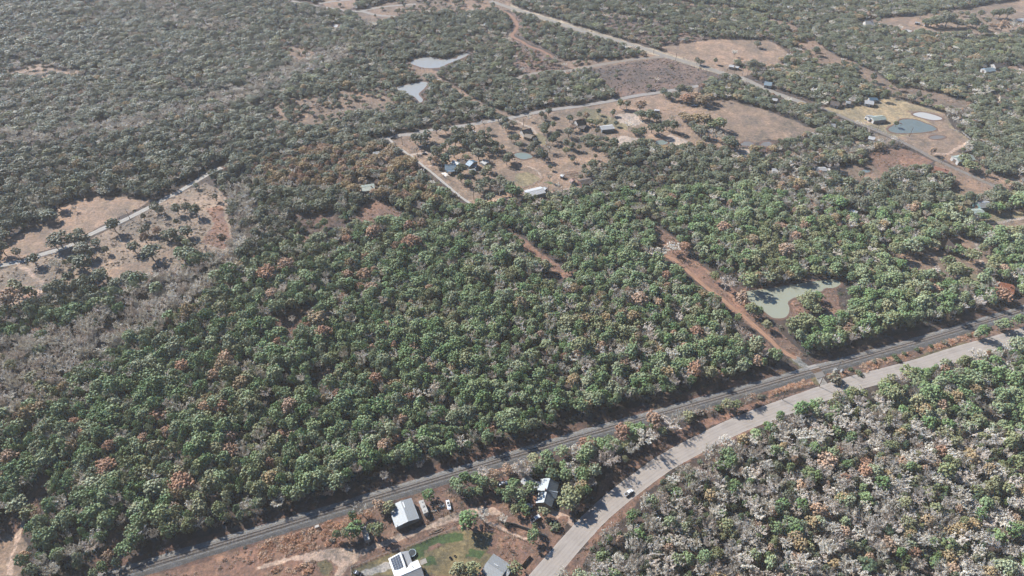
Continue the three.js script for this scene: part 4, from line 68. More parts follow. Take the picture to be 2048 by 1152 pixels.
  trees: [[-21.0,-168.6,10.8,"oak"],[-74.0,-164.6,9.5,"oak"],[-63.1,-164.2,7.1,"olive"],[-72.7,-174.8,8.1,"bare"],[-76.3,-171.7,4.4,"juniper"],[-59.3,-176.8,7.4,"olive"],[-64.7,-177.5,6.1,"russet_pale"],[-81.7,-162.4,3.9,"oak"],[-41.0,-183.4,6.2,"oak"],[-77.4,-162.6,4.7,"oak"],[-84.5,-161.2,3.1,"shrub"],[-66.6,-165.7,4.0,"olive"],[27.5,-179.2,11.4,"olive"],[27.5,-185.5,8.1,"olive"],[32.9,-184.3,6.0,"olive"],[30.2,-196.7,8.3,"bare"],[20.5,-194.8,7.7,"olive"],[9.8,-161.0,6.2,"oak"],[1.5,-145.9,6.4,"olive"],[1.2,-175.5,4.9,"olive"],[6.5,-175.0,5.9,"juniper"],[15.2,-174.2,5.9,"olive"],[10.7,-166.1,3.6,"juniper"],[5.3,-196.3,10.8,"bare"],[-0.8,-184.5,7.5,"oak"],[3.7,-183.4,7.5,"oak"],[1.2,-189.1,7.1,"oak"],[9.2,-186.4,6.6,"oak"],[-9.8,-188.9,5.6,"olive"],[-21.1,-184.0,6.0,"juniper"],[-27.8,-189.0,7.6,"oak"],[-23.5,-192.0,7.1,"oak"],[-18.4,-191.9,7.7,"oak"],[-14.3,-189.4,6.1,"oak"],[31.3,-189.3,6.6,"bare"],[38.4,-190.2,6.1,"bare"],[-14.7,-172.2,6.8,"bare"],[-24.2,-145.1,8.7,"olive"],[-17.9,-145.5,8.7,"olive"],[-4.1,-170.6,4.4,"bare"],[-2.9,-198.2,5.7,"russet_pale"],[-8.9,-194.6,6.2,"russet_pale"],[-14.0,-195.7,6.2,"bare"],[-25.7,-186.1,5.5,"oak"],[-16.7,-185.5,5.5,"oak"],[-6.8,-185.8,4.5,"oak"],[-2.8,-181.3,4.5,"oak"],[5.1,-179.1,4.5,"juniper"],[10.4,-197.6,5.7,"oak"],[13.5,-197.0,5.7,"juniper"],[14.6,-200.0,5.7,"oak"],[19.7,-200.5,6.2,"oak"],[25.9,-199.9,6.2,"oak"],[36.1,-198.6,4.1,"olive"],[41.7,-199.6,7.3,"russet_pale"],[17.1,-171.6,3.4,"shrub"],[20.8,-168.0,5.8,"shrub"],[-2.7,-169.1,2.9,"shrub"],[25.9,-208.8,7.9,"oak"],[18.0,-204.5,8.7,"oak"],[11.1,-202.5,8.7,"olive"],[33.7,-208.0,7.0,"bare"],[29.5,-196.8,7.7,"bare"],[49.2,-201.6,12.1,"bare"],[40.8,-200.4,6.9,"russet_pale"],[37.2,-197.5,4.7,"olive"],[47.0,-212.4,9.7,"oak"],[41.1,-213.9,8.0,"olive"],[37.6,-214.2,7.1,"russet"],[58.2,-218.7,9.9,"russet"],[76.2,-226.9,10.0,"russet"],[68.6,-223.0,8.1,"oak"],[54.1,-213.1,7.1,"oak"],[69.1,-215.3,10.7,"bare"],[74.1,-218.2,8.1,"bare"],[62.3,-209.3,7.9,"bare"],[59.3,-212.1,7.1,"olive"],[84.0,-225.5,10.9,"bare"],[89.1,-228.0,8.2,"bare"],[95.9,-231.0,9.2,"olive"],[93.8,-233.0,6.5,"bare"],[80.0,-221.1,5.4,"olive"],[58.4,-203.8,3.5,"olive"],[119.0,-239.7,7.0,"olive"],[124.1,-239.4,6.1,"olive"],[5.1,-197.9,11.2,"bare"],[20.1,-194.4,7.7,"juniper"],[39.1,-190.3,6.7,"bare"],[131.1,-243.1,5.6,"bare"],[99.8,-235.5,5.6,"bare"],[62.6,-224.9,7.3,"olive"],[44.5,-203.9,6.9,"bare"],[-64.2,-193.5,5.1,"bare"],[-82.1,-186.0,5.0,"bare"],[-90.2,-185.6,6.7,"russet_pale"],[-46.6,-201.4,5.2,"bare"],[-76.6,-230.5,7.3,"oak"],[-239.3,-177.4,10.7,"oak"],[-232.0,-173.5,8.1,"olive"],[-184.6,-152.3,5.4,"russet_pale"],[-179.3,-148.6,4.2,"juniper"],[-184.7,-146.8,5.3,"juniper"],[-187.3,-143.9,4.5,"oak"],[-292.8,-404.3,10.6,"oak"],[-323.2,-385.9,15.2,"oak"],[-327.0,-385.1,10.9,"oak"],[-308.2,-388.0,10.9,"oak"],[-298.1,-386.8,7.3,"oak"],[-314.2,-387.6,9.7,"oak"],[-301.6,-375.1,13.7,"oak"],[-293.8,-359.0,14.6,"oak"],[-301.2,-363.2,9.3,"oak"],[-268.0,-379.9,9.6,"oak"],[-252.2,-371.7,14.9,"oak"],[-225.8,-369.2,14.2,"oak"],[-232.2,-372.3,9.5,"oak"],[-348.2,-374.7,6.5,"oak"],[-331.4,-365.9,9.4,"oak"],[-272.2,-429.1,8.4,"oak"],[-267.6,-426.4,7.1,"oak"],[-254.9,-426.9,8.4,"oak"],[-240.0,-424.3,9.0,"oak"],[-248.7,-430.1,6.5,"oak"],[-244.8,-393.5,9.8,"oak"],[-251.5,-395.1,8.6,"oak"],[-238.1,-398.9,11.1,"oak"],[-240.1,-390.1,8.5,"oak"],[-267.9,-402.1,6.8,"oak"],[-271.4,-401.0,4.9,"oak"],[-315.8,-398.2,9.2,"oak"],[-264.6,-391.0,6.7,"russet_pale"],[-259.8,-400.1,6.8,"russet_pale"],[-303.2,-353.5,6.9,"shrub"],[-324.5,-333.3,12.3,"olive"],[-318.9,-333.9,8.9,"olive"],[-277.6,-419.1,4.4,"oak"],[-250.3,-413.0,3.8,"oak"],[-213.0,-397.2,6.1,"shrub"],[-276.0,-346.7,12.5,"oak"],[-263.4,-340.4,11.3,"oak"],[-258.2,-343.1,9.0,"oak"],[-312.5,-360.1,8.1,"bare"],[-316.6,-363.0,5.8,"bare"],[-232.3,-384.9,7.2,"olive"],[-322.6,-323.1,15.4,"russet_pale"],[-325.9,-321.7,10.9,"bare"],[-227.7,-381.6,6.0,"oak"],[-382.9,-425.1,9.6,"oak"],[-370.2,-405.0,11.2,"oak"],[-374.8,-431.3,10.4,"oak"],[-361.7,-414.4,11.4,"oak"],[-367.4,-412.5,8.8,"oak"],[-348.7,-418.7,13.4,"oak"],[-356.8,-423.6,10.3,"oak"],[-349.7,-434.7,10.4,"oak"],[-364.8,-434.3,11.1,"bare"],[-372.0,-437.2,7.8,"oak"],[-369.9,-395.5,9.8,"oak"],[-360.1,-378.0,9.6,"oak"],[-80.8,-534.1,15.2,"oak"],[-75.3,-539.1,9.5,"juniper"],[-85.1,-533.9,9.4,"oak"],[-76.2,-526.8,6.2,"oak"],[-106.9,-549.7,4.8,"bare"],[-83.4,-517.1,5.6,"bare"],[-68.2,-552.9,8.0,"oak"],[-59.7,-553.2,9.1,"oak"],[-50.8,-546.1,10.1,"oak"],[-44.7,-548.2,10.1,"oak"],[-37.5,-552.2,9.1,"oak"],[-45.1,-537.7,10.0,"oak"],[-36.9,-539.7,10.0,"oak"],[-49.9,-531.5,9.9,"oak"],[-54.8,-528.1,8.8,"oak"],[-41.5,-528.1,8.8,"oak"],[-35.5,-531.5,9.9,"oak"],[-27.5,-537.7,10.0,"oak"],[-26.2,-527.4,9.9,"oak"],[-21.4,-537.7,6.8,"oak"],[-19.0,-526.1,8.8,"oak"],[-33.0,-520.0,8.7,"oak"],[-28.5,-507.6,12.7,"oak"],[-22.8,-516.4,8.2,"oak"],[-13.9,-525.4,6.7,"oak"],[-14.8,-516.4,8.2,"oak"],[-8.3,-522.7,4.6,"oak"],[-66.1,-517.4,9.7,"oak"],[-59.6,-522.7,7.7,"oak"],[-62.0,-515.1,7.1,"oak"],[-49.5,-510.2,11.7,"oak"],[-55.7,-499.4,10.5,"juniper"],[-65.4,-507.6,6.6,"oak"],[-69.0,-502.8,5.0,"oak"],[-64.0,-497.5,7.5,"russet_pale"],[-42.1,-484.6,10.3,"oak"],[-20.0,-487.6,8.4,"olive"],[-22.7,-478.6,8.3,"oak"],[-32.2,-478.3,6.3,"oak"],[-41.5,-472.1,7.2,"oak"],[-35.4,-465.4,6.7,"olive"],[-41.9,-514.8,4.6,"oak"],[-39.4,-505.7,6.5,"olive"],[-24.0,-461.2,10.9,"oak"],[-25.6,-454.1,8.5,"oak"],[-20.5,-469.1,6.2,"oak"],[-9.1,-469.2,9.1,"oak"],[-6.2,-463.4,10.0,"oak"],[-2.5,-458.3,9.9,"oak"],[0.3,-450.6,11.7,"oak"],[4.9,-450.8,8.4,"oak"],[-9.8,-452.8,10.8,"bare"],[-14.7,-462.2,6.2,"oak"],[-16.6,-445.3,7.9,"oak"],[-20.7,-552.4,5.5,"oak"],[-25.4,-566.1,6.5,"bare"],[-6.1,-568.7,9.3,"oak"],[-5.5,-558.0,8.6,"oak"],[1.4,-566.1,6.5,"oak"],[-12.6,-576.3,8.3,"oak"],[3.5,-537.3,8.9,"oak"],[-0.7,-538.4,5.8,"oak"],[6.5,-526.7,7.8,"oak"],[18.6,-521.4,9.8,"oak"],[16.0,-517.4,6.6,"oak"],[20.9,-530.8,4.7,"oak"],[23.4,-513.5,6.6,"oak"],[26.2,-506.4,8.6,"oak"],[-2.6,-504.1,10.6,"oak"],[-4.6,-499.1,8.0,"oak"],[31.7,-520.0,8.7,"bare"],[15.6,-576.8,4.9,"bare"],[27.7,-580.9,5.7,"oak"],[30.8,-576.1,4.6,"oak"],[30.0,-556.5,10.8,"oak"],[28.7,-549.3,8.5,"oak"],[37.7,-562.1,5.9,"olive"],[34.5,-586.7,6.7,"oak"],[38.8,-540.5,9.0,"oak"],[35.4,-534.0,6.8,"oak"],[53.4,-573.9,6.8,"oak"],[50.5,-546.8,10.6,"oak"],[55.5,-557.3,6.4,"russet_pale"],[46.7,-516.6,6.3,"olive"],[47.4,-528.8,7.8,"oak"],[51.0,-503.9,4.8,"oak"],[52.2,-523.7,6.2,"oak"],[58.3,-522.4,5.1,"oak"],[32.0,-490.8,4.1,"oak"],[30.8,-472.5,5.0,"bare"],[63.3,-536.3,8.9,"oak"],[68.6,-538.0,9.5,"oak"],[74.7,-536.3,8.9,"oak"],[68.8,-528.1,8.8,"oak"],[75.9,-526.7,7.8,"oak"],[83.0,-535.3,5.7,"oak"],[76.1,-550.0,4.5,"oak"],[62.7,-581.9,6.9,"oak"],[68.9,-578.3,6.1,"russet_pale"],[71.4,-569.5,6.5,"olive"],[77.5,-565.7,7.1,"olive"],[81.8,-569.6,3.8,"oak"],[87.2,-569.6,3.3,"oak"],[82.0,-589.2,4.0,"oak"],[95.2,-588.2,4.0,"oak"],[95.4,-566.6,4.3,"oak"],[89.4,-528.8,7.8,"oak"],[79.9,-516.1,8.7,"oak"],[85.1,-509.6,9.6,"oak"],[86.3,-501.3,7.5,"oak"],[83.0,-526.1,5.7,"oak"],[67.5,-491.6,10.9,"oak"],[67.9,-484.6,8.8,"oak"],[60.2,-483.3,6.3,"oak"],[59.7,-489.7,4.9,"oak"],[62.6,-478.2,5.8,"oak"],[77.2,-472.7,12.1,"oak"],[82.2,-495.2,5.2,"oak"],[56.2,-474.7,4.3,"oak"],[36.9,-462.2,3.2,"bare"],[71.2,-507.8,3.2,"oak"],[79.6,-527.8,6.2,"oak"],[121.4,-596.0,12.1,"russet_pale"],[120.8,-581.0,11.8,"oak"],[128.0,-577.1,12.6,"oak"],[134.0,-575.6,10.2,"oak"],[131.2,-549.3,11.4,"oak"],[126.1,-554.0,9.2,"oak"],[115.7,-544.3,9.8,"oak"],[110.8,-551.4,8.4,"oak"],[146.0,-556.5,10.0,"oak"],[140.7,-560.2,9.2,"oak"],[147.7,-573.5,6.2,"bare"],[88.5,-526.7,9.6,"oak"],[105.8,-558.8,7.7,"bare"],[94.6,-586.6,5.1,"oak"],[81.6,-589.3,5.1,"oak"],[95.5,-566.8,4.3,"oak"],[85.5,-566.8,4.3,"oak"],[103.4,-602.5,8.1,"olive"],[109.8,-601.7,6.8,"oak"],[162.3,-572.2,14.9,"russet_olive"],[159.4,-579.4,9.4,"russet_olive"],[169.0,-566.9,13.2,"russet_olive"],[176.9,-569.0,14.8,"russet_olive"],[181.8,-563.2,13.9,"olive"],[188.7,-560.0,13.9,"olive"],[169.3,-547.2,14.4,"oak"],[165.7,-553.4,9.9,"oak"],[163.5,-560.7,8.5,"oak"],[175.3,-545.4,8.3,"bare"],[181.4,-540.3,11.3,"bare"],[187.5,-534.9,10.4,"bare"],[189.8,-527.1,13.3,"oak"],[193.8,-524.3,8.8,"oak"],[170.5,-536.2,6.3,"oak"],[149.1,-628.6,9.2,"oak"],[152.8,-621.3,9.1,"oak"],[160.0,-620.6,9.1,"oak"],[169.1,-614.5,13.2,"russet"],[178.0,-618.7,12.4,"russet_pale"],[183.9,-609.1,15.6,"russet_olive"],[191.2,-615.8,11.5,"russet_olive"],[190.1,-643.4,7.1,"russet"],[165.8,-630.9,10.9,"oak"],[174.2,-631.6,10.0,"oak"],[242.9,-725.6,7.0,"bare"],[274.7,-750.1,9.8,"oak"],[217.5,-705.1,5.0,"oak"],[201.5,-702.0,7.6,"oak"],[197.8,-704.8,5.4,"oak"],[247.5,-698.1,7.2,"bare"],[254.7,-692.8,10.7,"oak"],[261.7,-692.3,8.9,"oak"],[250.6,-690.2,8.9,"oak"],[360.6,-617.6,6.9,"oak"],[374.0,-623.5,4.0,"oak"],[361.8,-515.9,6.4,"russet_pale"],[397.2,-622.7,4.9,"oak"],[387.0,-641.5,7.1,"oak"],[409.2,-585.4,10.3,"bare"],[333.4,-729.8,8.9,"oak"],[323.7,-724.2,5.1,"oak"],[353.6,-697.8,7.5,"oak"],[368.1,-660.8,7.2,"oak"],[366.8,-653.1,6.1,"oak"],[351.6,-565.2,4.3,"olive"],[379.7,-498.4,10.0,"olive"],[381.3,-488.8,12.7,"olive"],[377.8,-491.4,8.4,"olive"],[498.5,-840.9,10.3,"oak"],[516.1,-843.7,10.4,"oak"],[507.7,-816.4,20.4,"oak"],[498.6,-812.6,16.2,"oak"],[517.0,-814.2,17.2,"oak"],[531.6,-830.4,12.3,"oak"],[525.6,-838.7,12.4,"oak"],[530.3,-812.0,14.1,"oak"],[542.2,-815.1,11.1,"oak"],[492.7,-815.1,11.1,"oak"],[552.1,-849.3,6.2,"oak"],[557.8,-846.8,7.5,"oak"],[558.5,-835.7,9.9,"oak"],[573.7,-844.6,9.5,"oak"],[588.6,-842.6,11.4,"oak"],[596.3,-843.8,11.4,"oak"],[604.1,-840.0,12.8,"oak"],[568.9,-820.5,8.5,"oak"],[544.7,-808.7,12.0,"oak"],[550.6,-808.7,12.0,"oak"],[555.5,-802.4,10.4,"oak"],[569.3,-808.7,6.8,"russet_pale"],[573.0,-796.2,13.9,"russet_pale"],[588.1,-799.4,16.0,"bare"],[541.9,-782.5,12.1,"oak"],[529.4,-786.5,7.0,"oak"],[513.9,-771.9,10.1,"oak"],[586.5,-784.4,10.2,"oak"],[439.5,-824.5,7.3,"oak"],[358.5,-440.7,9.9,"oak"],[354.8,-442.9,7.9,"oak"],[356.9,-419.6,7.6,"oak"],[366.4,-429.8,9.0,"oak"],[371.2,-429.9,11.0,"oak"],[353.1,-419.2,6.3,"oak"],[364.8,-398.9,11.1,"olive"],[368.5,-398.1,8.6,"olive"],[384.0,-443.4,13.2,"oak"],[387.3,-433.6,14.4,"oak"],[396.3,-441.9,11.9,"oak"],[299.5,-383.4,10.3,"olive"],[294.2,-384.3,8.4,"oak"],[282.5,-378.2,13.2,"oak"],[279.5,-380.8,9.6,"oak"],[269.4,-374.7,12.5,"olive"],[314.9,-378.6,10.2,"oak"],[300.3,-362.9,9.9,"olive"],[300.8,-353.0,12.1,"olive"],[298.1,-353.0,8.0,"olive"],[303.3,-343.7,9.6,"olive"],[307.4,-351.3,8.0,"juniper"],[320.8,-369.7,11.2,"olive"],[333.6,-363.6,12.3,"olive"],[328.1,-357.8,9.3,"olive"],[333.1,-378.8,7.8,"olive"],[341.1,-385.6,9.7,"oak"],[287.8,-354.4,5.7,"bare"],[294.3,-389.8,9.1,"oak"],[310.4,-381.8,3.6,"oak"],[187.9,-326.5,7.1,"olive"],[192.5,-325.1,10.4,"olive"],[193.8,-317.5,9.7,"olive"],[199.5,-329.2,8.3,"oak"],[188.8,-319.3,7.0,"olive"],[194.0,-322.6,8.7,"olive"],[180.6,-308.7,6.4,"shrub"],[196.6,-303.6,12.2,"oak"],[193.2,-301.3,8.4,"oak"],[186.8,-259.5,8.7,"shrub"],[289.5,-295.5,8.3,"oak"],[286.5,-294.8,6.2,"oak"],[307.6,-302.6,9.0,"oak"],[303.7,-302.1,6.3,"oak"],[317.2,-306.1,7.4,"oak"],[202.9,-265.2,4.9,"shrub"],[229.9,-275.9,4.5,"shrub"],[38.7,-357.3,10.4,"olive"],[136.3,-347.7,6.2,"olive"],[142.2,-339.1,12.4,"bare"],[156.8,-340.3,13.5,"olive"],[148.9,-325.3,9.9,"russet_pale"],[152.6,-314.8,8.6,"olive"],[156.7,-313.7,7.5,"oak"],[114.2,-379.3,10.8,"bare"],[122.7,-379.9,9.6,"russet"],[158.8,-302.1,6.3,"olive"],[103.6,-371.8,10.7,"bare"],[96.9,-373.3,9.5,"bare"],[120.9,-388.8,7.3,"oak"],[-235.4,-226.6,7.3,"russet"],[-206.2,-198.9,11.2,"russet"],[-204.9,-194.8,7.7,"russet"],[-164.0,-187.9,12.6,"russet"],[-161.4,-185.6,6.7,"russet_pale"],[-192.3,-232.2,11.1,"russet"],[-184.9,-221.4,8.1,"russet"],[-194.0,-215.5,8.0,"russet"],[-158.9,-235.3,10.2,"russet"],[-167.9,-237.0,8.4,"russet_pale"],[-146.8,-208.6,10.5,"russet"],[-148.6,-216.3,8.9,"russet_pale"],[-181.6,-208.8,5.7,"russet_olive"],[-209.5,-210.8,7.9,"russet"],[-257.1,-203.3,9.5,"russet_pale"],[-230.0,-219.2,8.1,"russet"],[-218.2,-185.0,5.0,"russet"],[-163.0,-175.3,6.1,"russet_pale"],[-153.6,-358.0,12.8,"russet"],[-165.2,-348.8,13.7,"russet"],[-112.1,-350.5,9.7,"russet"],[-99.3,-348.5,10.3,"russet_pale"],[-92.9,-335.9,10.1,"russet_pale"],[-101.1,-338.1,6.7,"russet"],[-109.9,-326.2,7.7,"russet"],[-103.7,-316.0,7.5,"russet_pale"],[-114.3,-291.5,11.4,"russet"],[-121.0,-304.8,14.9,"russet_olive"],[-127.1,-301.7,7.4,"russet"],[-82.2,-379.7,6.0,"russet"],[-71.5,-381.4,14.5,"russet"],[-102.5,-370.7,7.1,"russet"],[-118.2,-390.5,9.8,"russet"],[-100.8,-395.6,13.6,"russet"],[-75.5,-404.6,10.0,"russet"],[-66.0,-406.9,7.5,"russet_pale"],[-53.0,-376.5,4.8,"russet"],[-54.5,-335.7,6.7,"russet_pale"],[-78.3,-301.3,8.4,"russet_pale"],[-84.8,-282.5,5.1,"russet"],[-70.9,-283.7,5.6,"russet"],[-59.0,-281.1,9.1,"russet_pale"],[-35.0,-266.2,7.9,"russet_olive"],[-77.6,-255.8,8.7,"russet"],[-68.3,-256.7,5.8,"russet"],[-141.9,-286.8,6.6,"russet"],[-157.0,-329.7,11.1,"russet_pale"],[-135.3,-390.7,5.5,"russet"],[103.7,-347.5,6.8,"russet"],[102.3,-339.0,6.7,"russet"],[113.3,-293.7,9.3,"russet"],[104.8,-262.0,10.8,"russet"],[117.8,-261.1,7.8,"russet"],[144.7,-271.9,8.5,"russet_pale"],[154.6,-401.3,12.4,"russet"],[123.6,-442.2,9.2,"russet"],[172.8,-387.0,10.9,"russet_olive"],[34.7,-255.4,9.7,"russet_olive"],[82.5,-322.1,12.0,"russet_pale"],[92.2,-314.1,6.4,"bare"],[-122.8,-218.3,7.6,"russet"],[-116.9,-219.8,8.1,"russet_pale"],[-123.0,-200.6,6.0,"russet"],[-97.8,-246.7,7.6,"russet"],[-104.2,-243.1,5.6,"russet_olive"],[-122.2,-236.4,10.2,"russet_pale"],[-56.7,-242.5,7.5,"russet"],[-12.1,-221.4,6.3,"russet"],[-61.3,-216.5,6.2,"russet"],[-66.5,-210.9,9.7,"russet_pale"],[-36.7,-230.5,7.3,"russet_pale"],[199.0,-406.0,9.4,"russet"],[216.7,-407.3,8.7,"russet"],[205.3,-392.8,9.2,"russet"],[191.8,-373.5,13.1,"russet_pale"],[276.6,-334.6,11.2,"russet"],[286.6,-347.8,8.0,"russet_olive"],[335.0,-355.3,11.0,"russet_pale"],[305.5,-428.7,9.0,"russet_pale"],[319.3,-330.9,12.2,"russet"],[322.3,-327.7,9.9,"russet"],[-293.3,-296.1,6.8,"russet"],[-192.4,-266.8,9.9,"russet"],[-169.9,-260.1,8.8,"russet_pale"],[-169.0,-272.7,10.0,"russet_pale"],[259.5,-248.5,7.6,"russet_olive"],[170.4,-208.7,4.4,"russet"],[161.1,-201.8,11.3,"russet_pale"],[177.8,-195.6,8.5,"russet"],[181.9,-203.1,6.1,"russet"],[222.9,-208.9,7.5,"russet"],[199.2,-201.9,6.9,"russet_pale"],[166.6,-191.9,5.9,"russet"],[146.6,-173.3,8.9,"russet_pale"],[131.2,-159.7,8.6,"russet_olive"],[125.5,-173.3,4.9,"russet"],[173.6,-157.3,8.6,"russet_pale"],[206.0,-163.4,7.1,"russet_olive"],[211.7,-165.2,6.4,"russet_olive"],[218.1,-167.4,8.0,"russet_olive"],[225.2,-157.9,5.5,"russet"],[146.0,-148.2,6.1,"russet_olive"],[231.5,-163.7,5.5,"russet_olive"],[184.5,-153.1,5.4,"russet"],[223.0,-146.8,5.3,"russet_pale"],[198.2,-145.7,6.8,"russet_pale"],[156.1,-163.5,6.3,"russet_pale"],[129.5,-150.7,5.4,"russet_pale"],[148.9,-194.6,8.5,"juniper"],[152.4,-192.2,6.8,"juniper"],[177.0,-215.5,6.2,"juniper"],[160.0,-146.2,8.4,"juniper"],[199.7,-155.4,7.8,"juniper"],[176.5,-163.5,6.3,"juniper"],[103.9,-236.2,5.1,"shrub"],[108.4,-237.0,4.6,"bare"],[114.6,-239.1,5.1,"shrub"],[134.3,-244.6,4.7,"russet_pale"],[140.2,-247.6,4.3,"shrub"],[99.9,-234.2,4.1,"shrub"],[199.4,-268.3,3.3,"shrub"],[215.5,-274.3,3.6,"shrub"],[222.5,-276.5,3.0,"shrub"],[229.3,-278.7,3.6,"shrub"],[236.3,-281.0,3.0,"shrub"],[245.5,-283.8,3.6,"shrub"],[255.2,-287.1,3.3,"shrub"],[264.7,-290.1,3.7,"shrub"],[274.6,-293.6,3.1,"shrub"],[283.4,-296.9,3.7,"shrub"],[299.1,-303.0,3.1,"shrub"]],
  poles: [[152.6,-245.8,9,"wooden utility pole on the highway verge by a pale bush"],[176.5,-255.7,9,"wooden utility pole on the highway verge beside the rail crossing track"],[38.5,-157.7,8,"wooden utility pole at the right edge of the highway near the bottom"],[-54.0,-166.4,5,"short wooden service pole in front of the grey metal barn"],[-289.4,-420.7,9,"wooden utility pole standing by the white gravel road"],[-96.5,-532.4,9,"wooden utility pole at the head of the narrow white lane"],[-81.1,-511.9,8,"wooden utility pole where a drive leaves the narrow white lane"],[-55.7,-479.2,9,"wooden utility pole by the white concrete slab"],[-29.9,-446.3,11,"tall utility pole at the lower end of the narrow white lane"],[-40.6,-441.4,7,"utility pole on the wood side of the narrow white lane"],[28.8,-453.0,9,"utility pole beside the long white metal building"],[199.5,-697.3,9,"utility pole on the far highway, third from the road fork"],[222.5,-675.4,9,"utility pole on the far highway, left one of a close pair"],[230.3,-675.4,8,"utility pole on the far highway, right one of a close pair"],[156.3,-733.9,9,"utility pole at the fork of the far highway"],[176.9,-713.6,9,"utility pole on the far highway just past the fork"],[363.7,-501.2,9,"utility pole on the ranch lane near the terracotta roof"],[357.0,-547.7,9,"utility pole below the dark blue ranch pond"],[333.2,-559.7,9,"utility pole between ranch lane and dark blue pond"],[10.6,-566.3,8,"utility pole behind the house with slate roofs"]],
  palms: [[239.1,-675.4,9,"tall fan palm at the end of the far highway"],[244.0,-674.2,8,"second fan palm at the end of the far highway, nearer the oaks"],[204.3,-620.2,8,"fan palm at the top of the big tan field"],[199.6,-622.4,6,"smaller fan palm at the top of the big tan field"]],
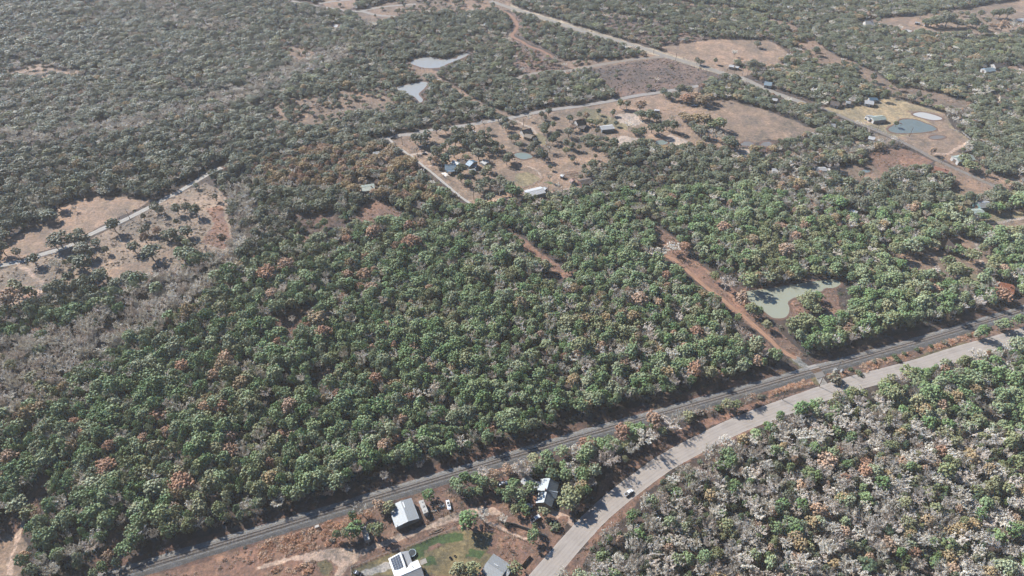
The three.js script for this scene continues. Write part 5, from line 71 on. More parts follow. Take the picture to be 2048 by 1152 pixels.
  buildings: [["metal_building","building","long white metal building with a flat pitched roof in the farmstead",18.0,-453.4,0.41,14.4,9,3.2,4.2,"white","white","barn"],["stock_shed","shed","small white shed behind the long white metal building",26.5,-459.4,-0.756,2.6,3,2.4,3,"palegrey","white","shed"],["brick_barn","barn","red walled barn with a grey brown roof beside the corral",59.2,-468.3,0.352,9.7,8,3.2,4.8,"greybrown","redwall","barn"],["corral_shed","shed","small white fronted shed standing in the corral",49.0,-470.9,-1.129,3.3,3.5,2.6,3.3,"rust","white","shed"],["feed_shed","shed","tiny white shed at the far corner of the corral",41.2,-478.8,-0.525,2.3,3,2.4,3,"white","white","shed"],["ranch_house","house","low house with blue metal roof and white porch posts",-51.3,-491.0,0.091,8.7,8,2.8,4.2,"blue","white","porch"],["house_annex","house","tan roofed house end beside the blue roofed ranch house",-59.3,-493.4,0.239,5.1,6,2.6,3.6,"tan","cream","house"],["pale_roofed_house","house","house with a white roof slope under the farmstead oaks",-47.3,-496.7,-0.652,6.6,6.5,2.8,4.4,"palegrey","white","house"],["tan_roofed_house","house","small tan roofed house between the oaks of the farmstead",-41.4,-498.7,0.316,3.9,6,2.7,3.8,"tan","cream","house"],["gable_barn","barn","barn with a blue metal gable roof in the farmstead",-33.9,-496.2,-0.745,4.7,9,3.4,5.4,"blue","white","barn"],["lean_to","shed","white lean-to roof in front of the blue gable barn",-31.8,-493.7,-0.359,4.5,3.8,2.4,2.8,"white","palegrey","open"],["storage_shed","shed","long grey storage shed right of the blue gable barn",-22.7,-498.6,-0.859,5.3,5,2.8,3.5,"palegrey","white","barn"],["open_shed","shed","low white roofed open shed below the blue gable barn",-32.9,-487.0,0.336,4.8,3.2,2.2,2.6,"palegrey","greybrown","open"],["pump_house","shed","tiny tan hut beside the white concrete slab",-51.2,-483.5,-0.478,2.4,2.4,2,2.6,"tan","tan","shed"],["brown_roofed_house","house","house with a brown pyramid roof hidden among farmstead oaks",-13.3,-460.5,-0.509,6.0,10,2.8,5.2,"brown","cream","house"],["slate_roofed_house","house","white house with dark slate gables north of the small teal pond",12.8,-550.6,0.449,8.5,9,3,5.6,"slate","white","house"],["tan_wing","house","cream roofed wing in front of the white house with slate gables",15.1,-543.7,-0.532,7.2,6,2.7,3.9,"cream","cream","house"],["round_shed","shed","small dark shed at the end of the cream roofed wing",20.8,-538.7,-0.602,3.2,4.5,2.3,3.2,"slate","slate","shed"],["black_roofed_house","house","white gabled house with black roofs right of the slate house",62.2,-567.8,0.42,8.3,10,3.2,6.4,"black","white","house"],["carport","carport","flat grey brown carport below the black roofed house",63.0,-561.3,-0.406,7.2,7,2.5,2.9,"greybrown","white","open"],["metal_barn","barn","white metal barn on the lawn right of the black roofed house",86.1,-558.9,0.209,11.4,7.5,3.2,4.3,"white","bluegrey","barn"],["cottage","house","grey roofed cottage under russet oaks by the narrow lane",-71.3,-436.0,-0.527,9.5,8,2.7,4.4,"greybrown","cream","house"],["pale_roof_cabin","house","pale roofed cabin hidden in the russet wood",-116.5,-513.5,0.249,5.1,6,2.6,3.6,"palegrey","cream","house"],["green_roofed_house","house","low house with a grey green roof above the red clearing",-115.2,-459.9,0.25,10.3,9,2.7,3.6,"sage","cream","house"],["garden_hut","shed","small brown hut among the russet oaks of the wood",-108.7,-469.3,-0.514,3.0,5,2.4,3.6,"brown","cream","shed"],["brown_ranch_house","house","brown roofed house with white walls at the top of the ranch lawn",310.3,-607.2,-0.452,7.3,9,2.8,5,"greybrown","white","house"],["tool_shed","shed","tan box shed right of the brown roofed ranch house",319.1,-606.6,-0.482,2.3,4,2.5,3,"tan","cream","shed"],["grey_shed","shed","grey box shed between two houses on the ranch lawn",324.2,-609.5,-0.298,3.6,5,2.8,3.4,"palegrey","palegrey","shed"],["white_roofed_house","house","white roofed house under the oaks at the right end of the ranch lawn",344.4,-609.7,-0.357,7.6,8,2.8,4.2,"white","white","house"],["blue_roofed_shed","shed","shed with blue and white roof behind the white roofed house",351.4,-617.2,-0.071,7.6,5.5,2.6,3.4,"blue","white","shed"],["ranch_barn","barn","long white barn with green tinted roof above the dark blue pond",339.1,-576.6,0.193,12.8,8,3.3,4.6,"mint","white","barn"],["barn_annex","shed","grey annex at the left end of the long ranch barn",333.7,-579.6,0.255,5.9,6,2.8,3.6,"palegrey","white","shed"],["lane_cottage","house","small white cottage under a dark oak below the ranch lane",319.3,-540.3,-0.618,4.7,6,2.6,3.8,"white","white","house"],["hidden_cabin","house","pale roofed cabin among trees left of the ranch lane",292.0,-564.3,-0.3,6.5,6,2.6,3.6,"palegrey","cream","house"],["long_barn","barn","long pale green barn beside the ranch lane",382.5,-504.6,0.208,15.9,9,3.4,5,"mint","white","barn"],["terracotta_roofed_house","house","long house with a terracotta pink roof below the ranch lane",355.5,-487.1,-0.59,10.6,6,2.7,3.6,"terracotta","white","house"],["lane_shed","shed","pale metal shed with a teal wall at the right edge clearing",363.2,-435.1,0.136,10.0,8.5,3.6,5,"palegrey","teal","barn"],["flat_shed","shed","low shed with pale green roof in front of the teal walled shed",354.2,-426.7,0.07,9.5,7,2.6,3.4,"mint","teal","barn"],["black_roofed_cottage","house","house with black roof and white gables by the tiny dark pool",266.5,-486.0,0.052,7.6,8,2.8,5,"black","white","house"],["black_roofed_wing","house","middle black roofed wing in front of the house by the tiny pool",266.9,-481.5,-0.088,4.4,6,2.7,4.4,"black","white","house"],["black_roofed_garage","garage","rightmost black roofed garage of the house by the tiny pool",273.0,-481.6,-0.165,4.7,6,2.7,4.2,"black","white","house"],["white_shed","shed","little white shed below the house with black roofs",268.6,-474.5,-0.453,3.5,3.2,2.3,2.9,"white","white","shed"],["greenhouse","greenhouse","long white greenhouse left of the house with black roofs",256.5,-488.9,0.047,8.4,5.5,2.2,3.2,"white","palegrey","shed"],["mobile_home","trailer","white mobile home alone in the wood right of centre",260.4,-427.3,-0.757,5.8,3.4,2.6,3,"white","white","trailer"],["orange_roofed_house","house","house with a bright orange roof near the railway at right",327.6,-339.0,-0.448,9.3,9.5,2.9,4.8,"orange","tan","house"],["pale_blue_barn","barn","pale blue roofed barn in the clearing at the far right edge",498.5,-683.8,0.17,11.1,8,3.2,4.6,"paleblue","white","barn"],["grey_gabled_house","house","grey roofed house with a white gable behind the pale blue barn",515.7,-695.4,0.181,14.3,9,2.9,5.2,"greybrown","white","house"],["wood_edge_house","house","grey house half hidden by trees at the far right edge",478.7,-617.6,-0.407,6.8,9,2.8,4.8,"greybrown","cream","house"],["field_house","house","pale roofed house at the left end of the far right field",425.0,-816.1,-0.095,8.6,10,3,6,"palegrey","white","house"],["field_trailer","trailer","white trailer left of the tree clump in the far right field",486.4,-820.9,-0.466,5.5,3,2.4,2.8,"white","white","trailer"],["field_trailer","trailer","white trailer in front of the tree clump in the far right field",494.0,-814.0,-0.383,4.3,3,2.4,2.8,"white","white","trailer"],["field_cabin","house","white cabin beside a round green tree in the far right field",532.4,-780.2,-0.0,8.6,6.5,2.8,4,"greybrown","white","house"],["highway_shed","shed","white box shed by the far highway at the tan field",232.3,-694.2,-0.42,4.7,5,2.8,3.4,"white","white","shed"],["highway_shed","shed","smaller white shed under trees by the far highway",237.8,-692.6,-0.535,3.7,4,2.4,3,"white","palegrey","shed"],["paleblue_house","house","house with pale blue roof at the right edge of the far oaks",258.6,-650.9,-0.35,6.8,9,2.9,4.6,"paleblue","white","house"],["blue_shed","shed","small blue roofed shed under the oaks above the big tan field",239.8,-618.7,-0.531,5.4,4.5,2.4,3.2,"blue","white","shed"],["white_cabin","house","small white roofed cabin right of the little blue shed",255.5,-616.1,-0.393,4.2,5,2.5,3.4,"white","cream","house"],["oak_shaded_house","house","tan house in the shade of russet oaks above the big field",173.2,-611.9,-0.406,6.8,8,2.8,4.4,"tan","brown","house"],["wood_shed","shed","small white shed in the brush left of the black roofed house",217.3,-487.0,-0.122,3.2,4,2.5,3.2,"white","white","shed"],["metal_shed","shed","grey metal shed under pale bare branches beside the railway trees",8.0,-191.5,-0.717,5,5,2.6,3.3,"palegrey","greybrown","shed"]],
  vehicles: [["pickup_truck","white pickup truck driving on the curving highway",58.0,-186.4,0.646,"white"],["parked_car","dark and white car parked beside the grey roofed house by the highway",8.1,-179.4,-0.262,"silver"],["pickup_truck","white pickup parked in the shade below the grey roofed house",11.3,-172.3,0.611,"white"],["parked_car","white car half hidden under oaks beside the railway",-4.4,-191.8,0.262,"white"],["pickup_truck","dark pickup parked where the narrow lane meets the country road",-106.4,-544.4,0.087,"dark"],["parked_car","dark car parked on a side drive off the narrow lane",-75.5,-516.4,0.0,"dark"],["parked_car","white car parked at the top of the farmstead pasture",-34.9,-555.4,-0.175,"white"],["parked_car","dark car parked in front of the grey box shed on the ranch lawn",325.0,-604.2,-0.349,"dark"],["parked_car","dark car parked before the long ranch barn",333.1,-576.4,-0.087,"dark"],["pickup_truck","white truck parked under russet oaks above the big field",174.8,-606.8,-0.087,"white"],["stock_trailer","white stock trailer at the fence above the big field",137.6,-594.4,-0.087,"white"],["parked_car","dark car on the concrete drive of the solar panel house",-69.6,-145.2,-0.349,"dark"],["utility_trailer","grey boat on a trailer parked beside the railway oaks",-31.1,-179.5,-1.309,"silver"]],
  fences: [["wire","weathered wire fence along the upper side of the green lawn",1.2,[[-73.4,-148.3],[-67.4,-150.5],[-60.4,-154.2],[-48.0,-158.3],[-38.1,-162.9],[-26.7,-167.7]],2.5],["wire","short wire fence at the left end of the lawn by the sandy drive",1.2,[[-73.4,-148.2],[-72.9,-146.2],[-72.4,-144.0]],2.5],["wire","wire fence beside the curving sandy drive right of the big oak",1.1,[[-13.8,-170.4],[-8.9,-168.0],[-2.7,-165.4],[3.0,-162.7],[6.8,-160.8]],2.5],["board","tan board fence below the lawn beside the highway",1.5,[[4.4,-148.8],[6.4,-151.3],[8.4,-153.7]],2.4],["board2","pale grey board fence below the grey roofed house by the highway",1.7,[[-5.4,-170.6],[1.2,-169.4],[7.9,-166.8],[16.4,-163.1]],2.4],["rail","white post and rail fence along the gravel drive at the right edge",1.4,[[349.3,-411.9],[363.8,-414.8],[376.1,-418.1],[388.2,-421.2],[397.2,-423.7]],2.6],["rail","white rail fence along the ranch lane",1.1,[[325.0,-569.2],[331.5,-561.1],[338.0,-552.7],[344.7,-544.0]],4],["rail","white rail fence at the right end of the ranch pasture",1.2,[[400.5,-559.7],[407.3,-555.0],[408.5,-541.9]],3],["pipe","rusty corral fence of three long pens by the red walled barn",1.6,[[42.9,-484.3],[47.5,-485.5],[52.1,-486.9],[54.5,-484.0],[51.2,-483.1],[47.9,-482.3]],3],["pipe","rusty corral fence running down to the red walled barn",1.6,[[42.0,-481.3],[45.1,-478.0],[48.1,-474.7],[52.2,-469.7],[55.6,-465.1]],3],["pipe","short rusty corral fence beside the white fronted shed",1.6,[[48.2,-481.3],[50.8,-477.7],[53.5,-475.0]],3],["wire","curving wire fence round the farmstead paddock",1.2,[[25.4,-478.6],[24.5,-476.5],[20.8,-472.4],[16.9,-467.3],[13.4,-465.3],[8.3,-463.7]],4],["wire","dark wire fence crossing the top of the big tan field",1.2,[[140.4,-596.3],[156.5,-601.8],[172.4,-608.1]],4]],
  landmarks: [[-65.7,-154.3,"the solar panel house"],[-53.1,-174.6,"the grey metal barn"],[-43.0,-178.1,"the right travel trailer"],[-69.2,-164.2,"the left travel trailer"],[17.0,-186.9,"the grey roofed house by the highway"],[-7.8,-148.8,"the square grey roof at the bottom"],[58.1,-186.9,"the white pickup on the highway"],[192.1,-271.1,"the railway signal mast"],[100.5,-219.2,"the highway bend"],[263.4,-279.5,"the upper end of the highway"],[182.6,-329.5,"the milky green pond"],[195.7,-324.7,"the red spit in the green pond"],[334.1,-343.5,"the orange roof"],[317.1,-390.3,"the dark brown house"],[362.5,-436.0,"the teal walled sheds"],[263.4,-431.9,"the white mobile home"],[150.7,-308.4,"the straight dirt road"],[26.5,-365.8,"the red soil track"],[112.9,-394.5,"the upper end of the dirt road"],[-103.2,-429.2,"the red clearing"],[-141.6,-306.1,"the shaded clearing"],[-110.2,-261.7,"the small red gap"],[-307.2,-409.8,"the white gravel road"],[-250.5,-388.5,"the scrub field"],[-333.6,-425.9,"the tan field left of the gravel road"],[-327.3,-349.7,"the forked rut track"],[-234.0,-161.7,"the bare corner at bottom left"],[-191.4,-172.0,"the notch in the railway wood"],[-209.5,-419.4,"the grey thicket"],[-256.1,-284.5,"the grey thicket at left"],[9.5,-513.6,"the small teal pond"],[19.2,-458.4,"the long white building"],[59.5,-473.1,"the red walled barn"],[-55.2,-497.2,"the blue roofed ranch house"],[-33.1,-502.0,"the blue gable barn"],[-13.8,-467.9,"the brown pyramid roof"],[-72.0,-442.8,"the cottage by the lane"],[14.1,-557.8,"the slate roofed house"],[63.7,-576.0,"the black roofed house"],[87.6,-564.4,"the white metal barn on the lawn"],[-103.7,-536.9,"the head of the white lane"],[175.4,-578.9,"the big tan field"],[132.9,-536.9,"the small green pool"],[178.0,-614.8,"the russet oaks above the big field"],[159.5,-677.9,"the brush field"],[232.7,-700.6,"the sheds by the far highway"],[237.5,-743.6,"the tan field by the far highway"],[314.9,-617.0,"the brown roofed ranch house"],[342.6,-582.9,"the long ranch barn"],[367.2,-564.4,"the dark blue pond"],[386.8,-511.1,"the long pale green barn"],[271.2,-490.0,"the black roofed cottage"],[501.1,-819.2,"the tree clump in the far field"],[581.8,-835.7,"the right end of the far field"],[-97.3,-642.4,"the funnel shaped pond"],[-83.0,-709.7,"the long pale pond"],[-156.6,-609.5,"the scattered oaks clearing"],[-165.7,-870.3,"the pale roads at the top"],[41.2,-716.3,"the gravel road fork"],[51.1,-260.6,"the middle of the railway wood"],[-82.6,-197.0,"the railway opposite the grey barn"],[-138.4,-172.0,"the railway at lower left"],[-7.3,-284.5,"the heart of the green wood"],[-59.1,-349.7,"the upper green wood"],[-183.6,-228.4,"the left green wood"],[64.2,-156.7,"the foot of the pale wood"],[142.3,-182.7,"the heart of the pale wood"],[230.7,-212.2,"the right side of the pale wood"],[110.7,-206.0,"the roadside of the pale wood"],[197.7,-228.4,"the top of the pale wood"],[229.8,-161.7,"the bottom right corner"],[268.7,-260.6,"the upper right corner of the pale wood"],[27.9,-212.2,"the strip between railway and highway"]],
  spots: {"timber":[313.2,-387.2],"cross":[178.6,-267.1],"wbox":[-93.0,-168.0],"slab":[[-58.8,-485.9],[-54.2,-487.4],[-50.3,-482.6],[-55.0,-480.5]],"tank":[330.8,-580.4],"jetty":[358.0,-573.1],"logs":[-36.2,-166.0],"pile":[-0.2,-155.1],"tubs":[[-28.5,-152.9],[-26.3,-153.6],[-28.0,-152.4]],"junk":[[-38.5,-176.5],[-34.7,-179.5]],"gate":[-28.8,-175.5]}
};

// ---------------------------------------------------------------- helpers
function rngOf(seed) { let s = seed | 0; return () => { s = (s + 0x6d2b79f5) | 0; let t = Math.imul(s ^ (s >>> 15), 1 | s); t = (t + Math.imul(t ^ (t >>> 7), 61 | t)) ^ t; return ((t ^ (t >>> 14)) >>> 0) / 4294967296; }; }
const LAT = 256, lattice = new Float32Array(LAT * LAT);
{ const r = rngOf(77); for (let i = 0; i < lattice.length; i++) lattice[i] = r(); }
function vnoise(x, y) {
  const ix = Math.floor(x), iy = Math.floor(y); let fx = x - ix, fy = y - iy; fx = fx * fx * (3 - 2 * fx); fy = fy * fy * (3 - 2 * fy);
  const x0 = ix & 255, x1 = (ix + 1) & 255, y0 = (iy & 255) << 8, y1 = ((iy + 1) & 255) << 8;
  const a = lattice[y0 + x0], b = lattice[y0 + x1], c = lattice[y1 + x0], d = lattice[y1 + x1];
  return a + (b - a) * fx + (c - a) * fy + (a - b - c + d) * fx * fy;
}
const fbm = (x, y) => vnoise(x, y) * .5 + vnoise(x * 2.03 + 17, y * 2.03 + 9) * .3 + vnoise(x * 4.1 + 5, y * 4.1 + 31) * .2;
const used = new Map();
function numbered(n) { const k = used.get(n) || 0; used.set(n, k + 1); return k ? n + '_' + String(k).padStart(3, '0') : n; }
function tag(o, label, category, group, kind) { if (label) o.userData.label = label; if (category) o.userData.category = category; if (group) o.userData.group = group; if (kind) o.userData.kind = kind; return o; }
function shadows(o) { o.traverse((c) => { if (c.isMesh) { c.castShadow = true; c.receiveShadow = true; } }); return o; }
function thing(name, label, category, x, y, z, turn = 0, group) { const o = new THREE.Group(); o.name = numbered(name); o.position.set(x, y, z); o.rotation.y = turn; tag(o, label, category, group); scene.add(o); return o; }
function part(name, geo, m, parent) { const o = new THREE.Mesh(geo, m); o.name = name; o.castShadow = o.receiveShadow = true; parent.add(o); return o; }
function structure(name, geo, m, label, category) { const o = new THREE.Mesh(geo, m); o.name = numbered(name); tag(o, label, category, null, 'structure'); o.receiveShadow = o.castShadow = true; scene.add(o); return o; }
const box = (w, h, d, x = 0, y = 0, z = 0) => new THREE.BoxGeometry(w, h, d).translate(x, y, z);
const cyl = (r0, r1, h, n, x = 0, y = 0, z = 0) => new THREE.CylinderGeometry(r0, r1, h, n).translate(x, y, z);
function clean(g) { const o = g.index ? g.toNonIndexed() : g; const r = new THREE.BufferGeometry(); r.setAttribute('position', o.attributes.position); r.setAttribute('normal', o.attributes.normal); if (o.attributes.uv) r.setAttribute('uv', o.attributes.uv); return r; }
const join = (...gs) => mergeGeometries(gs.map((g) => { const c = clean(g); if (!c.attributes.uv) c.setAttribute('uv', new THREE.BufferAttribute(new Float32Array(c.attributes.position.count * 2), 2)); return c; }));
function tubeBetween(a, b, r0, r1, n = 6) { const d = new THREE.Vector3().subVectors(b, a), l = d.length(), g = new THREE.CylinderGeometry(r1, r0, l, n, 1, true); g.translate(0, l / 2, 0); g.applyQuaternion(new THREE.Quaternion().setFromUnitVectors(new THREE.Vector3(0, 1, 0), d.normalize())); g.translate(a.x, a.y, a.z); return g; }
function dataTex(w, h, fn, srgb = true) { const d = new Uint8Array(w * h * 4); const c = [0, 0, 0]; for (let y = 0; y < h; y++) for (let x = 0; x < w; x++) { fn(x, y, c); const o = (y * w + x) * 4; d[o] = c[0]; d[o + 1] = c[1]; d[o + 2] = c[2]; d[o + 3] = 255; } const t = new THREE.DataTexture(d, w, h, THREE.RGBAFormat); t.magFilter = THREE.LinearFilter; t.minFilter = THREE.LinearMipmapLinearFilter; t.wrapS = t.wrapT = THREE.RepeatWrapping; if (srgb) t.colorSpace = THREE.SRGBColorSpace; t.needsUpdate = true; return t; }
const clamp255 = (v) => v < 0 ? 0 : v > 255 ? 255 : v;
// a tile of noise that repeats without a seam: sampled on a wrapped lattice
function tnoise(u, v, n, s) { const x = u * n, y = v * n, ix = Math.floor(x), iy = Math.floor(y); let fx = x - ix, fy = y - iy; fx = fx * fx * (3 - 2 * fx); fy = fy * fy * (3 - 2 * fy); const L = (i, j) => lattice[((((j % n) + n) % n + s * 13) & 255) * 256 + ((((i % n) + n) % n + s * 29) & 255)]; const a = L(ix, iy), b = L(ix + 1, iy), c = L(ix, iy + 1), d = L(ix + 1, iy + 1); return a + (b - a) * fx + (c - a) * fy + (a - b - c + d) * fx * fy; }
const bumpGround = dataTex(512, 512, (x, y, c) => { const u = x / 512, v = y / 512; const h = tnoise(u, v, 8, 1) * .35 + tnoise(u, v, 24, 2) * .3 + tnoise(u, v, 64, 3) * .2 + tnoise(u, v, 160, 4) * .15; c[0] = c[1] = c[2] = clamp255(h * 255); }, false);
const ALB = .5; // colours below were read off a brighter card; this brings them to reflectance
const std = (color, roughness = .85, extra = {}) => new THREE.MeshStandardMaterial({ color: new THREE.Color(color).multiplyScalar(ALB), roughness, metalness: 0, ...extra });

// ---------------------------------------------------------------- ground cover
const COVER = { forest: '#4a3c34', floor: '#664c40', tan: '#8a7563', tan2: '#806b5a', red: '#806252', redscrub: '#7c5e4e', scrub: '#8b7a69', brush: '#705c52', verge: '#a3957f', ranch: '#98886a', lawn: '#42562b', lawn2: '#80765a', olivegrass: '#736748', pale: '#ab9c8e', sand: '#b59c89', concrete: '#b2aaa1', gravelgrey: '#9b958d' };
const KINDS = Object.keys(COVER), FIELD = { x0: -820, x1: 820, z0: -1030, z1: -90 };
function drawSite(ctx, x0, z0, sx, sz, style, line) {
  const P = (pts) => { ctx.beginPath(); pts.forEach(([x, z], i) => { const a = (x - x0) * sx, b = (z - z0) * sz; i ? ctx.lineTo(a, b) : ctx.moveTo(a, b); }); };
  for (const c of SITE.cover) { ctx.fillStyle = style(c[0], c[1]); P(c[2]); ctx.closePath(); ctx.fill(); }
  for (const t of SITE.tracks) { ctx.strokeStyle = style(t[0], 0); ctx.lineWidth = line(t[1]); ctx.lineJoin = ctx.lineCap = 'round'; P(t[2]); ctx.stroke(); }
}
function coverTexture(x0, x1, z0, z1, W, Hh, seed) {
  const cv = document.createElement('canvas'); cv.width = W; cv.height = Hh; const ctx = cv.getContext('2d');
  const sx = W / (x1 - x0), sz = Hh / (z1 - z0);
  ctx.fillStyle = COVER.forest; ctx.fillRect(0, 0, W, Hh);
  drawSite(ctx, x0, z0, sx, sz, (k) => COVER[k], (w) => w * Math.sqrt(sx * sz));
  const src = ctx.getImageData(0, 0, W, Hh).data;
  return dataTex(W, Hh, (px, py, c) => {
    const x = x0 + px / sx, z = z0 + py / sz;
    const wx = (vnoise(x * .12 + 3, z * .12) - .5) * 2.4 + (vnoise(x * .6, z * .6 + 50) - .5) * 1.2, wz = (vnoise(x * .12 + 90, z * .12 + 7) - .5) * 2.4 + (vnoise(x * .6 + 31, z * .6) - .5) * 1.2;
    const ux = Math.min(W - 1, Math.max(0, Math.round(px + wx * sx))), uy = Math.min(Hh - 1, Math.max(0, Math.round(py + wz * sz))), o = (uy * W + ux) * 4;
    const r = src[o], g = src[o + 1], b = src[o + 2];
    const big = fbm(x * .018, z * .018 + 4) - .5, mid = fbm(x * .11 + 8, z * .11) - .5, fine = vnoise(x * .9, z * .9) - .5, grain = vnoise(x * 2.7 + 11, z * 2.7) - .5, hash = lattice[((px * 7 + py * 131) & 65535)] - .5;
    const m = 1 + big * .42 + mid * .42 + fine * .28 + grain * .32 + hash * .2, warm = mid * 12 + big * 14 + fine * 5;
    // dry straw and bare soil flecks
    const straw = Math.max(0, vnoise(x * .35 + 40, z * .35 + 22) - .62) * 60;
    c[0] = clamp255(r * m + warm * .7 + straw); c[1] = clamp255(g * m + straw * .9 - warm * .15); c[2] = clamp255(b * m - warm * .5 + straw * .6);
  });
}
{
  const NEAR = [-330, 330, -440, -90], MID = [FIELD.x0, FIELD.x1, FIELD.z0, FIELD.z1];
  const tN = coverTexture(...NEAR, 2048, 1200, 1), tM = coverTexture(...MID, 2048, 1800, 2);
  tN.wrapS = tN.wrapT = tM.wrapS = tM.wrapT = THREE.ClampToEdgeWrapping;
  const bump = bumpGround; bump.channel = 1;
  const mats = [std(0xffffff, 1, { map: tN, bumpMap: bump, bumpScale: .18 }), std(0xffffff, 1, { map: tM, bumpMap: bump, bumpScale: .18 }), std(COVER.forest, 1, { bumpMap: bump, bumpScale: .18 })];
  const pos = [], uv = [], uv1 = [], idx = [], nor = []; const geo = new THREE.BufferGeometry();
  function rect(x0, x1, z0, z1, r, m) { // r: the texture's own rectangle
    const k = pos.length / 3, start = idx.length;
    for (const [x, z] of [[x0, z0], [x1, z0], [x1, z1], [x0, z1]]) { pos.push(x, 0, z); nor.push(0, 1, 0); uv.push((x - r[0]) / (r[1] - r[0]), (z - r[2]) / (r[3] - r[2])); uv1.push(x / 14, z / 14); }
    idx.push(k, k + 2, k + 1, k, k + 3, k + 2); geo.addGroup(start, 6, m);
  }
  const [nx0, nx1, nz0, nz1] = NEAR, [mx0, mx1, mz0, mz1] = MID, E = 6000;
  rect(nx0, nx1, nz0, nz1, NEAR, 0);
  rect(mx0, mx1, mz0, nz0, MID, 1); rect(mx0, nx0, nz0, mz1, MID, 1); rect(nx1, mx1, nz0, mz1, MID, 1);
  rect(-E, E, -E, mz0, MID, 2); rect(-E, E, mz1, E, MID, 2); rect(-E, mx0, mz0, mz1, MID, 2); rect(mx1, E, mz0, mz1, MID, 2);
  geo.setAttribute('position', new THREE.Float32BufferAttribute(pos, 3)); geo.setAttribute('normal', new THREE.Float32BufferAttribute(nor, 3)); geo.setAttribute('uv', new THREE.Float32BufferAttribute(uv, 2)); geo.setAttribute('uv1', new THREE.Float32BufferAttribute(uv1, 2)); geo.setIndex(idx);
  const o = structure('ground', geo, mats, 'brown earth and dry winter grass of the plain', 'ground'); o.castShadow = false;
}

// ---------------------------------------------------------------- roads
function smooth(pts, step) { const c = new THREE.CatmullRomCurve3(pts.map(([x, z]) => new THREE.Vector3(x, 0, z)), false, 'centripetal'); const n = Math.max(4, Math.ceil(c.getLength() / step)); return c.getSpacedPoints(n); }
function ribbon(pts, half, y, rough, seed, per = 1) {
  const pos = [], uv = [], idx = [], nor = []; let s = 0; const rows = 4;
  pts.forEach((p, i) => {
    const a = pts[Math.max(0, i - 1)], b = pts[Math.min(pts.length - 1, i + 1)]; const dx = b.x - a.x, dz = b.z - a.z, l = Math.hypot(dx, dz) || 1, nx = -dz / l, nz = dx / l;
    if (i) s += p.distanceTo(pts[i - 1]);
    const wl = half + (fbm(s * .25 + seed * 7, seed) - .5) * rough * 2, wr = half + (fbm(s * .25 + seed * 3 + 40, seed + 9) - .5) * rough * 2;
    for (let k = 0; k <= rows; k++) { const t = k / rows, off = -wl + (wl + wr) * t; pos.push(p.x + nx * off, y, p.z + nz * off); nor.push(0, 1, 0); uv.push(t, s / per); }
    if (i) { const o = i * (rows + 1); for (let k = 0; k < rows; k++) idx.push(o + k - rows - 1, o + k + 1 - rows - 1, o + k, o + k + 1 - rows - 1, o + k + 1, o + k); }
  });
  const g = new THREE.BufferGeometry(); g.setAttribute('position', new THREE.Float32BufferAttribute(pos, 3)); g.setAttribute('normal', new THREE.Float32BufferAttribute(nor, 3)); g.setAttribute('uv', new THREE.Float32BufferAttribute(uv, 2)); g.setIndex(idx); return g;
}
const asphaltTex = dataTex(256, 2048, (x, y, c) => {
  const u = x / 256, v = y / 2048; const lane = Math.abs(Math.abs(u - .5) - .23), wheel = Math.exp(-Math.pow((lane - .09) / .035, 2));
  let m = 168 + (tnoise(u, v, 32, 5) - .5) * 10 + (tnoise(u, v, 128, 6) - .5) * 10 + (tnoise(v, v * .5 + .3, 8, 7) - .5) * 14 - wheel * 9;
  m += (vnoise(x * .9, y * .5) - .5) * 8;
  if (u < .035 || u > .965) m += 14 + (vnoise(x, y * .05) - .5) * 26;
  const crack = Math.abs(vnoise(x * .06, y * .02) - .5) < .006 ? -28 : 0, patch = tnoise(u, v, 6, 9) > .86 ? -9 : 0;
  const mid = Math.abs(u - .5) < .007 ? -12 : 0; m += crack + patch + mid;
  c[0] = clamp255(m + 3); c[1] = clamp255(m); c[2] = clamp255(m - 3);
});
const gravelTex = dataTex(256, 1024, (x, y, c) => { const u = x / 256, v = y / 1024; const rut = Math.exp(-Math.pow((Math.abs(u - .5) - .2) / .09, 2)); let m = 196 + rut * 16 + (tnoise(u, v, 16, 3) - .5) * 26 + (tnoise(u, v, 64, 4) - .5) * 26 + (lattice[(x * 31 + y * 57) & 65535] - .5) * 22 - (Math.abs(u - .5) < .07 ? 14 : 0); c[0] = clamp255(m + 2); c[1] = clamp255(m); c[2] = clamp255(m - 3); });
const dirtTex = dataTex(256, 1024, (x, y, c) => { const u = x / 256, v = y / 1024; const rut = Math.exp(-Math.pow((Math.abs(u - .5) - .2) / .1, 2)); const m = .86 + rut * .12 + (tnoise(u, v, 12, 8) - .5) * .22 + (tnoise(u, v, 64, 9) - .5) * .2; c[0] = clamp255(205 * m); c[1] = clamp255(170 * m); c[2] = clamp255(146 * m); });
const roadMat = {
  asphalt: std(0xfff6ec, .92, { map: asphaltTex }), asphalt2: std(0xded8cc, .95, { map: asphaltTex }), gravel: std(0xdedad2, 1, { map: gravelTex }), gravel2: std(0xb7aca0, 1, { map: gravelTex }), dirt: std(0xdccdc0, 1, { map: dirtTex }),
  dirt2: std(0xc8b8ae, 1, { map: dirtTex }), pale: std(0xe2ddd5, 1, { map: gravelTex }), pale2: std(0xc4beb6, 1, { map: gravelTex }), paved: std(0xeae6e0, .95, { map: asphaltTex }), paved2: std(0xc4bcb2, .95, { map: asphaltTex }),
};
SITE.roads.forEach((r, i) => { structure(r.name, ribbon(smooth(r.pts, 3), r.w / 2, .03 + i * .005, { asphalt: .12, asphalt2: .3, paved: .3 }[r.kind] ?? .45, i + 1, 40), roadMat[r.kind], r.label, 'road').castShadow = false; });

